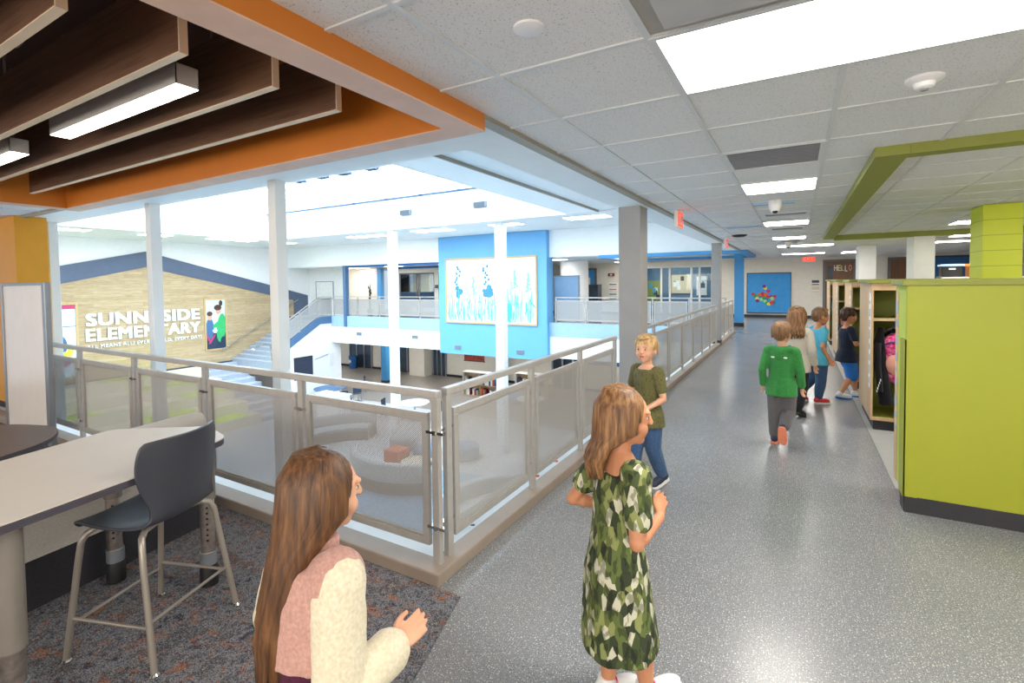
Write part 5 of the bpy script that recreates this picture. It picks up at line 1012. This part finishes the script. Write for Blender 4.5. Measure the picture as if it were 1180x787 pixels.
# ------------------------------------------------------------------ people (local frame: x right, y forward, 1.2 m tall)
def merge(dst, src, M):
    bmesh.ops.transform(src, matrix=M, verts=src.verts); me = bpy.data.meshes.new('tmp'); src.to_mesh(me); src.free(); dst.from_mesh(me); bpy.data.meshes.remove(me)
def hand(bm, wrist, d, nrm, side, curl=.5):
    """palm, four unequal bent fingers and a thumb from the side of the palm"""
    w = Vector(wrist); d = Vector(d).normalized(); n = Vector(nrm); n = (n - d*n.dot(d)).normalized(); s = d.cross(n)*side
    R = Matrix((s, d, n)).transposed()
    ball(bm, w+d*.03, (.026, .036, .0135), 14, R); ball(bm, w+d*.045, (.027, .02, .012), 12, R)
    for k, (off, ln) in enumerate(((.0235, .046), (.008, .052), (-.0075, .048), (-.0225, .037))):
        b = w + d*.055 + s*off*.95; sp = off*.9; p = [b-d*.015, b]; cur = d.copy()+s*sp*6*.15; a = 0
        for j, f in enumerate((.42, .33, .25)):
            a += curl*(.5, .65, .5)[j]; v = (d+s*sp*3.2).normalized()*math.cos(a) - n*math.sin(a); p.append(p[-1]+v*ln*f)
        tube(bm, p, [.0075, .0078, .0072, .0066, .0055], 8); ball(bm, p[-1], .0056, 8)
    b = w + d*.02 + s*.02; p = [b, b + d*.016 + s*.016 - n*.004, b + d*.034 + s*.021 - n*.01*(1+curl), b + d*.05 + s*.019 - n*.016*(1+curl)]
    tube(bm, p, [.0105, .0095, .008, .0065], 8); ball(bm, p[-1], .0066, 8)
def shoe(parent, ankle, yaw, pitch, up, sole, S, name='shoe', accent=None):
    M = Matrix.Translation(Vector(ankle)) @ Matrix.Rotation(yaw, 4, 'Z') @ Matrix.Rotation(pitch, 4, 'X') @ Matrix.Translation((0, 0, -.065))
    bm = bmesh.new(); ball(bm, (0, .055, .034), (.036, .085, .033), 16); ball(bm, (0, -.015, .042), (.033, .042, .04), 14); tube(bm, [(0, -.008, .05), (0, -.008, .085)], .033, 14); ball(bm, (0, .1, .026), (.034, .036, .024), 12)
    me = remesh(bm, .006, 2); me.transform(M); me.transform(Matrix.Scale(S, 4)); o = link(name, me, up, parent, smooth=True, local=True)
    bm = bmesh.new(); pts = [(-.03, -.05), (.03, -.05), (.036, 0), (.04, .07), (.038, .11), (.02, .142), (-.012, .142), (-.036, .11), (-.038, .07), (-.034, 0)]; prism(bm, rounded(pts, .02, 3), -.004, .017); bmesh.ops.transform(bm, matrix=Matrix.Scale(S, 4) @ M, verts=bm.verts); obj('sole', bm, sole, o, .003, local=True)
    bm = bmesh.new()
    for k in range(3): tube(bm, [(-.018, .03+.022*k, .062-.006*k), (0, .032+.022*k, .069-.006*k), (.018, .03+.022*k, .062-.006*k)], .004, 6)
    bmesh.ops.transform(bm, matrix=Matrix.Scale(S, 4) @ M, verts=bm.verts); obj('laces', bm, accent or G['rubber_white'], o, local=True)
def person(label, loc, heading, height, skin_m, hair_m, hair, top, bottom, shoes, arms, legs, head=(0, 0), lean=(0, 0), vox=.006, eyes=True):
    S = height/1.2; t = thing('person', label, 'person', loc, math.atan2(-heading[0], heading[1]), None)
    def ln(p): k = max(0, (p[2]-.55)/.42); return Vector((p[0]+lean[0]*k, p[1]+lean[1]*k, p[2]))
    SH = {s: ln((s*.118, 0, .915)) for s in (-1, 1)}
    MH = Matrix.Translation(ln((0, .012, 1.0))) @ Matrix.Rotation(head[0], 4, 'Z') @ Matrix.Rotation(head[1], 4, 'X') @ Matrix.Translation((0, 0, .088))
    def torso(bm, o, z0=.52, z1=.965, flare=0.):
        zs = [(.52, .088, .07), (.57, .1, .076), (.63, .098, .073), (.70, .095, .07), (.78, .1, .071), (.85, .11, .074), (.90, .112, .066), (.935, .088, .056), (.965, .045, .04)]
        zs = [q for q in zs if z0-.001 <= q[0] <= z1+.001]
        tube(bm, [ln((0, 0, q[0])) for q in zs], [q[1]+o for q in zs], 18, True, [q[2]+o for q in zs])
        for s in (-1, 1): ball(bm, SH[s]+Vector((-s*.012, 0, 0)), .042+o, 12)
    # --- the body, one continuous surface
    bm = bmesh.new(); torso(bm, 0)
    tube(bm, [ln((0, -.005, .93)), ln((0, .0, .98)), MH @ Vector((0, -.012, -.05))], [.042, .036, .036], 14)
    for s in (-1, 1):
        e, w, hd, hn, curl = arms[s]; e, w = ln(e), ln(w); capsule(bm, [SH[s], e, w], [.036, .027, .018]); m = e.lerp(w, .25); ball(bm, m, .028, 10)
        hand(bm, w, hd, hn, s, curl)
        k, a = legs[s][:2]; hip = Vector((s*.056, 0, .56)); k, a = Vector(k), Vector(a); c = k.lerp(a, .35)+Vector((0, -.008, 0)); capsule(bm, [hip, k, c, a], [.068, .044, .041, .026]); ball(bm, a+Vector((0, .0, -.02)), (.026, .035, .03), 10)
    hb = bmesh.new(); ball(hb, (0, -.006, .012), (.074, .09, .093), 24); ball(hb, (0, .02, -.045), (.056, .06, .052), 18); ball(hb, (0, .052, -.078), (.022, .022, .018), 12)
    for s in (-1, 1): ball(hb, (s*.034, .05, -.03), (.028, .028, .028), 12); ball(hb, (s*.076, -.004, -.008), (.008, .017, .024), 10); ball(hb, (s*.03, .074, .03), (.022, .012, .008), 10)
    tube(hb, [(0, .081, .022), (0, .087, .002), (0, .092, -.012)], [.008, .009, .011], 10); ball(hb, (0, .0925, -.013), .0112, 10)
    for s in (-1, 1): ball(hb, (s*.008, .09, -.016), (.007, .008, .006), 8)
    ball(hb, (0, .0765, -.041), (.02, .009, .0052), 10); ball(hb, (0, .075, -.0505), (.017, .009, .006), 10)
    merge(bm, hb, MH)
    me = remesh(bm, vox, 2); inv = MH.inverted()
    me.materials.append(skin_m); me.materials.append(G['lips'])
    for p in me.polygons:
        q = inv @ p.center
        if q.y > .074 and abs(q.x) < .019-abs(q.z+.046)*.6 and -.055 < q.z < -.037: p.material_index = 1
    me.polygons.foreach_set('use_smooth', [True]*len(me.polygons)); me.transform(Matrix.Scale(S, 4))
    b = bpy.data.objects.new('body', me); COL.objects.link(b); b.parent = t
    def cl(name, bm, m, wr=.0035, sm=4, v=None, par=None):
        me = remesh(bm, v or max(.007, vox), sm, wr); me.transform(Matrix.Scale(S, 4)); return link(name, me, m, par or t, smooth=True, local=True)
    if eyes:
        for s in (-1, 1):
            bm = bmesh.new(); ball(bm, (s*.028, .0705, .008), (.0105, .0085, .007), 12); bmesh.ops.transform(bm, matrix=Matrix.Scale(S, 4) @ MH, verts=bm.verts); e_ = obj('eye', bm, G['eye_white'], t, smooth=True, local=True)
            bm = bmesh.new(); ball(bm, (s*.028, .0768, .008), (.0064, .0035, .0064), 10); bmesh.ops.transform(bm, matrix=Matrix.Scale(S, 4) @ MH, verts=bm.verts); obj('iris', bm, G['iris'], e_, smooth=True, local=True)
            bm = bmesh.new(); tube(bm, [(s*.014, .0825, .03), (s*.03, .0795, .035), (s*.045, .069, .031)], .003, 6); bmesh.ops.transform(bm, matrix=Matrix.Scale(S, 4) @ MH, verts=bm.verts); obj('eyebrow', bm, hair_m, t, smooth=True, local=True)
    # --- hair
    rn = random.Random(int(loc[0]*100)); bm = bmesh.new(); style, length = hair[:2]; hw = hair[2] if len(hair) > 2 else 1.
    if style == 'short':
        ball(bm, (0, -.012, .034), (.08, .09, .082), 24)
        ball(bm, (0, -.05, -.02), (.06, .045, .05), 16)
        for k in range(110):
            az = rn.uniform(-PI, PI); dx, dy = math.sin(az), -math.cos(az); lo = -.045 if dy < -.2 else (.0 if dy < .5 else .075); z0 = .1-.02*rn.random()
            p = [(dx*.02, -.02+dy*.02, .118), (dx*.06, -.012+dy*.065, .1), (dx*.081, -.012+dy*.092, .06)] if lo < .07 else [(dx*.02, -.02+dy*.02, .118), (dx*.045, -.01+dy*.06, .112), (dx*.06, -.008+dy*.09, .088)]
            if lo < .05: p.append((dx*.083, -.012+dy*.093, lo+rn.random()*.03))
            tube(bm, p, [.004+.006*rn.random()]+[.008]*(len(p)-2)+[.003], 6)
    else:
        ball(bm, (0, -.014, .02), (.083, .09, .098), 24); ball(bm, (0, -.045, -.04), (.074, .055, .075), 18)
        N = 64
        for k in range(N):
            az = (-1+2*(k+.5)/N)*math.radians(118)+rn.uniform(-.03, .03); dx, dy = math.sin(az), -math.cos(az); L = length*(.82+.25*rn.random())*(1-.12*abs(az)/2)
            sp = 1.0+.25*rn.random(); bo = .075+(.045 if top[0] == 'vest' else .03)+.02*rn.random(); bk = bo*(.8-.2*dy)
            p = [(dx*.012, -.02, .121), (dx*.06, -.015+dy*.06, .1), (dx*.083, -.014+dy*.09, .045), (dx*.088, -.016+dy*.09, -.03), (dx*.084*(.5+.5*hw), -bk*.95+.01, -.05-L*.25), (dx*.085*sp*hw, -bk-.012, -.05-L*.6), (dx*.075*sp*hw+rn.uniform(-.02, .02), -bk-.005+rn.uniform(-.01, .01), -.03-L)]
            tube(bm, p, [.006, .011, .013, .014, .015, .012, .003], 7)
    bmesh.ops.transform(bm, matrix=Matrix.Scale(S, 4) @ MH, verts=bm.verts); h = obj('hair', bm, hair_m, t, smooth=True, local=True)
    if style == 'tied': bm = bmesh.new(); tube(bm, [(0, -.09, -.03), (0, -.1, -.05)], .03, 12); bmesh.ops.transform(bm, matrix=Matrix.Scale(S, 4) @ MH, verts=bm.verts); obj('hair_tie', bm, G['plum'], h, local=True)
    # --- clothing
    def sleeve(bm, s, o, frac):
        e, w = ln(arms[s][0]), ln(arms[s][1])
        if frac <= 1: capsule(bm, [SH[s], SH[s].lerp(e, frac*.5), SH[s].lerp(e, frac)], [.042+o, .04+o, .038+o])
        else: capsule(bm, [SH[s], e, e.lerp(w, min(1, frac-1))], [.042+o, .034+o, .027+o])
    kind, m = top[:2]
    bm = bmesh.new()
    if kind == 'dress':
        torso(bm, .012, .62, .93)
        secs = [(.66, .108, .086), (.55, .134, .112), (.42, .14, .125), (.32, .143, .134), (.25, .145, .14)]; tube(bm, [ln((0, (.66-z)*.06, z)) for z, a, c in secs], [a for z, a, c in secs], 22, True, [c for z, a, c in secs])
        for s in (-1, 1): sleeve(bm, s, .012, .62)
        cl('dress', bm, m, .006, 4)
    elif kind == 'vest':
        torso(bm, .032, .70, .935); v = cl('vest', bm, m, .006, 5); 
        bm = bmesh.new(); torso(bm, .018, .52, .85); tube(bm, [ln((0, 0, .62)), ln((0, 0, .45))], [.13, .15], 18, True, [.11, .13]); cl('tunic', bm, G['plum'], .004, 4)
        bm = bmesh.new()
        for s in (-1, 1): sleeve(bm, s, .026, 1.93)
        cl('sleeves', bm, top[2], .005, 3)
        bm = bmesh.new(); tube(bm, [ln((0, .0, .93)), ln((0, 0, .985))], [.06, .055], 16); cl('collar', bm, m, .003, 2, par=v)
    elif kind == 'tee':
        torso(bm, .014, .50 if bottom[0] != 'leggings' else .52, .945)
        tube(bm, [ln((0, 0, .66)), ln((0, 0, .58)), ln((0, 0, .49))], [.114, .142, .148], 18, True, [.09, .124, .132])
        for s in (-1, 1): sleeve(bm, s, .006, .6)
        cl('shirt', bm, m, .005)
    else:
        torso(bm, .017, .52, .945); tube(bm, [ln((0, 0, .66)), ln((0, 0, .58)), ln((0, 0, .49))], [.118, .138, .142], 18, True, [.098, .118, .122])
        for s in (-1, 1): sleeve(bm, s, .006, 1.9)
        j = cl('hoodie' if kind == 'hoodie' else 'cardigan', bm, m, .006, 4)
        if kind == 'hoodie':
            bm = bmesh.new(); tube(bm, [ln((-.07, .0, .955)), ln((-.075, -.06, .945)), ln((0, -.1, .935)), ln((.075, -.06, .945)), ln((.07, 0, .955))], [.028, .036, .042, .036, .028], 12); ball(bm, ln((0, -.085, .895)), (.075, .03, .055), 14); cl('hood', bm, m, .004, 4, par=j)
            for s in (-1, 1): bm = bmesh.new(); ball(bm, ln((s*.055, -.118, .87)), (.018, .006, .008), 8); bmesh.ops.transform(bm, matrix=Matrix.Scale(S, 4), verts=bm.verts); obj('toggle', bm, G['rubber_white'], j, local=True)
    if bottom:
        kind, m = bottom[:2]; bm = bmesh.new(); o = {'pants': .016, 'shorts': .018, 'leggings': .006}[kind]
        tube(bm, [(0, 0, .48), (0, 0, .53), (0, 0, .6)], [.085+o, .1+o, .098+o], 16, True, [.07+o, .078+o, .072+o])
        for s in (-1, 1):
            k, a = Vector(legs[s][0]), Vector(legs[s][1]); hip = Vector((s*.056, 0, .55))
            if kind == 'shorts': capsule(bm, [hip, hip.lerp(k, .5), hip.lerp(k, .98)], [.068+o, .062+o, .06+o])
            else: capsule(bm, [hip, k, k.lerp(a, .4), k.lerp(a, .88)], [.068+o, .046+o, .042+o*1.1, .034+o])
        cl(kind if kind != 'pants' else 'trousers', bm, m, .005 if kind != 'leggings' else .001, 3)
    for s in (-1, 1):
        a = legs[s][1]; yaw, pitch = legs[s][2:4]; shoe(t, a, yaw, pitch, shoes[0], shoes[1], S, 'shoe', shoes[2] if len(shoes) > 2 else None)
    return t
HANG = lambda s, f=0., b=0.: ((s*.16, -.02+f, .73), (s*.165, .04+f+b, .57), (0, .25, -1), (-s, .1, 0), .6)
STAND = lambda s, f=0.: ((s*.06, .015+f*.5, .31), (s*.062, f, .07), -s*.12, 0)

person('girl with long brown hair in rose vest and cream sleeves, cut by the bottom edge', (-1.095, .79, 0), (.22, .97), 1.215, G['skin_fair'], G['hair_brown'], ('long', .46, .45), ('vest', G['vest_rose'], G['fleece_cream']), ('pants', G['plum']), (G['shoe_white'], G['shoe_white']),
    {1: ((.16, .0, .66), (.165, .14, .705), (.2, .9, .4), (-.5, .1, -.8), .35), -1: HANG(-1, .0)}, {1: ((.06, .06, .31), (.06, .05, .075), 0, 0), -1: ((-.06, .0, .31), (-.06, -.12, .1), 0, -.3)}, head=(-.15, -.05), lean=(.0, .05), vox=.0045)
person('girl in a green leaf print dress with brown shoulder length hair walking right', (-.6, 1.79, 0), (.69, .73), 1.25, G['skin_warm'], G['hair_light_brown'], ('long', .19, .8), ('dress', G['leaf_print']), None, (G['shoe_white'], G['shoe_white'], G['pink_print']),
    {1: ((.175, -.02, .715), (.09, .12, .745), (-.8, .5, .3), (-.3, -.6, -.6), .5), -1: ((-.17, -.10, .735), (-.13, .06, .70), (.3, .9, .1), (.8, 0, -.4), .5)}, {1: ((.055, .085, .31), (.055, .10, .105), 0, .2), -1: ((-.05, .02, .31), (-.05, .0, .07), 0, 0)}, head=(-.35, -.04), lean=(0, .03), vox=.0045)
person('blond child in an olive shirt and jeans beside the grey column', (-1.04, 3.95, 0), (-.48, -.86), 1.22, G['skin_fair'], G['hair_blond'], ('short', 0), ('tee', G['olive_tee']), ('pants', G['denim']), (G['shoe_navy'], G['shoe_white']),
    {1: HANG(1, .03), -1: ((-.165, .0, .72), (-.12, .13, .66), (.3, .9, -.2), (1, 0, -.2), .7)}, {1: STAND(1, .1), -1: ((-.06, .0, .31), (-.06, -.1, .09), 0, -.25)}, head=(.35, 0), vox=.006)
person('boy in a green hooded sweatshirt and grey trousers walking away', (-.13, 5.58, 0), (.16, .98), 1.23, G['skin_fair'], G['hair_sandy'], ('short', 0), ('hoodie', G['green_fleece']), ('pants', G['grey_pants']), (G['shoe_navy'], G['sole_coral'], G['cushion_orange']),
    {1: HANG(1, .02), -1: HANG(-1, -.03)}, {-1: ((-.06, .03, .31), (-.062, .02, .07), .1, 0), 1: ((.055, .05, .33), (.045, -.14, .2), 0, -1.25)}, head=(-.25, 0), vox=.007)
person('girl with long wavy hair in a cream cardigan behind the green sweatshirt boy', (.0, 6.9, 0), (.3, .95), 1.32, G['skin_fair'], G['hair_light_brown'], ('long', .2), ('cardigan', G['knit_cream']), ('leggings', G['black_knit']), (G['black_coat'], G['black_plastic'], G['black_coat']),
    {1: HANG(1, .0), -1: HANG(-1, .02)}, {1: ((.06, .02, .31), (.06, -.10, .1), -.2, -.4), -1: ((-.06, .06, .31), (-.06, .05, .07), 0, 0)}, vox=.007, eyes=False)
person('boy in a teal t-shirt and jeans stepping towards the cubbies', (.25, 7.72, 0), (.86, .5), 1.27, G['skin_warm'], G['hair_sandy'], ('short', 0), ('tee', G['teal_tee']), ('pants', G['denim']), (G['shoe_red'], G['rubber_white'], G['black_plastic']),
    {1: ((.16, -.05, .73), (.165, .03, .58), (0, .5, -1), (-1, .1, 0), .6), -1: HANG(-1, .05)}, {1: ((.06, .0, .31), (.06, -.03, .07), -.1, 0), -1: ((-.06, -.03, .31), (-.06, -.2, .11), 0, -.35)}, head=(-.1, -.15), vox=.007)
person('child in a navy t-shirt and blue shorts at the cubbies', (.60, 8.2, 0), (.92, .38), 1.25, G['skin_warm'], G['hair_dark'], ('short', 0), ('tee', G['navy_tee']), ('shorts', G['blue_shorts']), (G['shoe_white'], G['blue_shorts'], G['shoe_navy']),
    {1: ((.16, .03, .74), (.12, .15, .72), (-.3, .9, .1), (-1, 0, -.2), .6), -1: HANG(-1, .05)}, {1: ((.06, .04, .31), (.06, -.1, .075), -.1, -.1), -1: ((-.06, .13, .31), (-.06, .14, .07), 0, 0)}, head=(0, -.12), vox=.007)
# ------------------------------------------------------------------ camera and light
cam = bpy.data.cameras.new('camera'); co = bpy.data.objects.new('camera', cam); COL.objects.link(co); SC.camera = co
yaw, pit, rol = math.radians(-30.0822), math.radians(1.98502), math.radians(-.71371)
fwd = Vector((math.sin(yaw)*math.cos(pit), math.cos(yaw)*math.cos(pit), -math.sin(pit))); right = Vector((math.cos(yaw), -math.sin(yaw), 0)); up = right.cross(fwd)
r2 = right*math.cos(rol)+up*math.sin(rol); u2 = -right*math.sin(rol)+up*math.cos(rol)
M = Matrix((r2, u2, -fwd)).transposed().to_4x4(); M.translation = Vector((0, 0, 1.65)); co.matrix_world = M
cam.sensor_width = 36; cam.lens = 567.494/1180*36; cam.shift_y = (346.126-393.5)/1180; cam.clip_start = .05
wd = bpy.data.worlds.new('world'); SC.world = wd; wd.use_nodes = True
bg = wd.node_tree.nodes['Background']; bg.inputs['Color'].default_value = (.75, .85, 1, 1); bg.inputs['Strength'].default_value = .8
vs = SC.view_settings; vs.view_transform = 'Standard'; vs.look = 'None'; vs.gamma = 1; vs.use_curve_mapping = False; vs.exposure = 0.0
cy = SC.cycles; cy.use_denoising = True; cy.max_bounces = 8; cy.diffuse_bounces = 5; cy.glossy_bounces = 3; cy.transparent_max_bounces = 12; cy.sample_clamp_indirect = 6; cy.use_light_tree = True
bpy.context.view_layer.update()
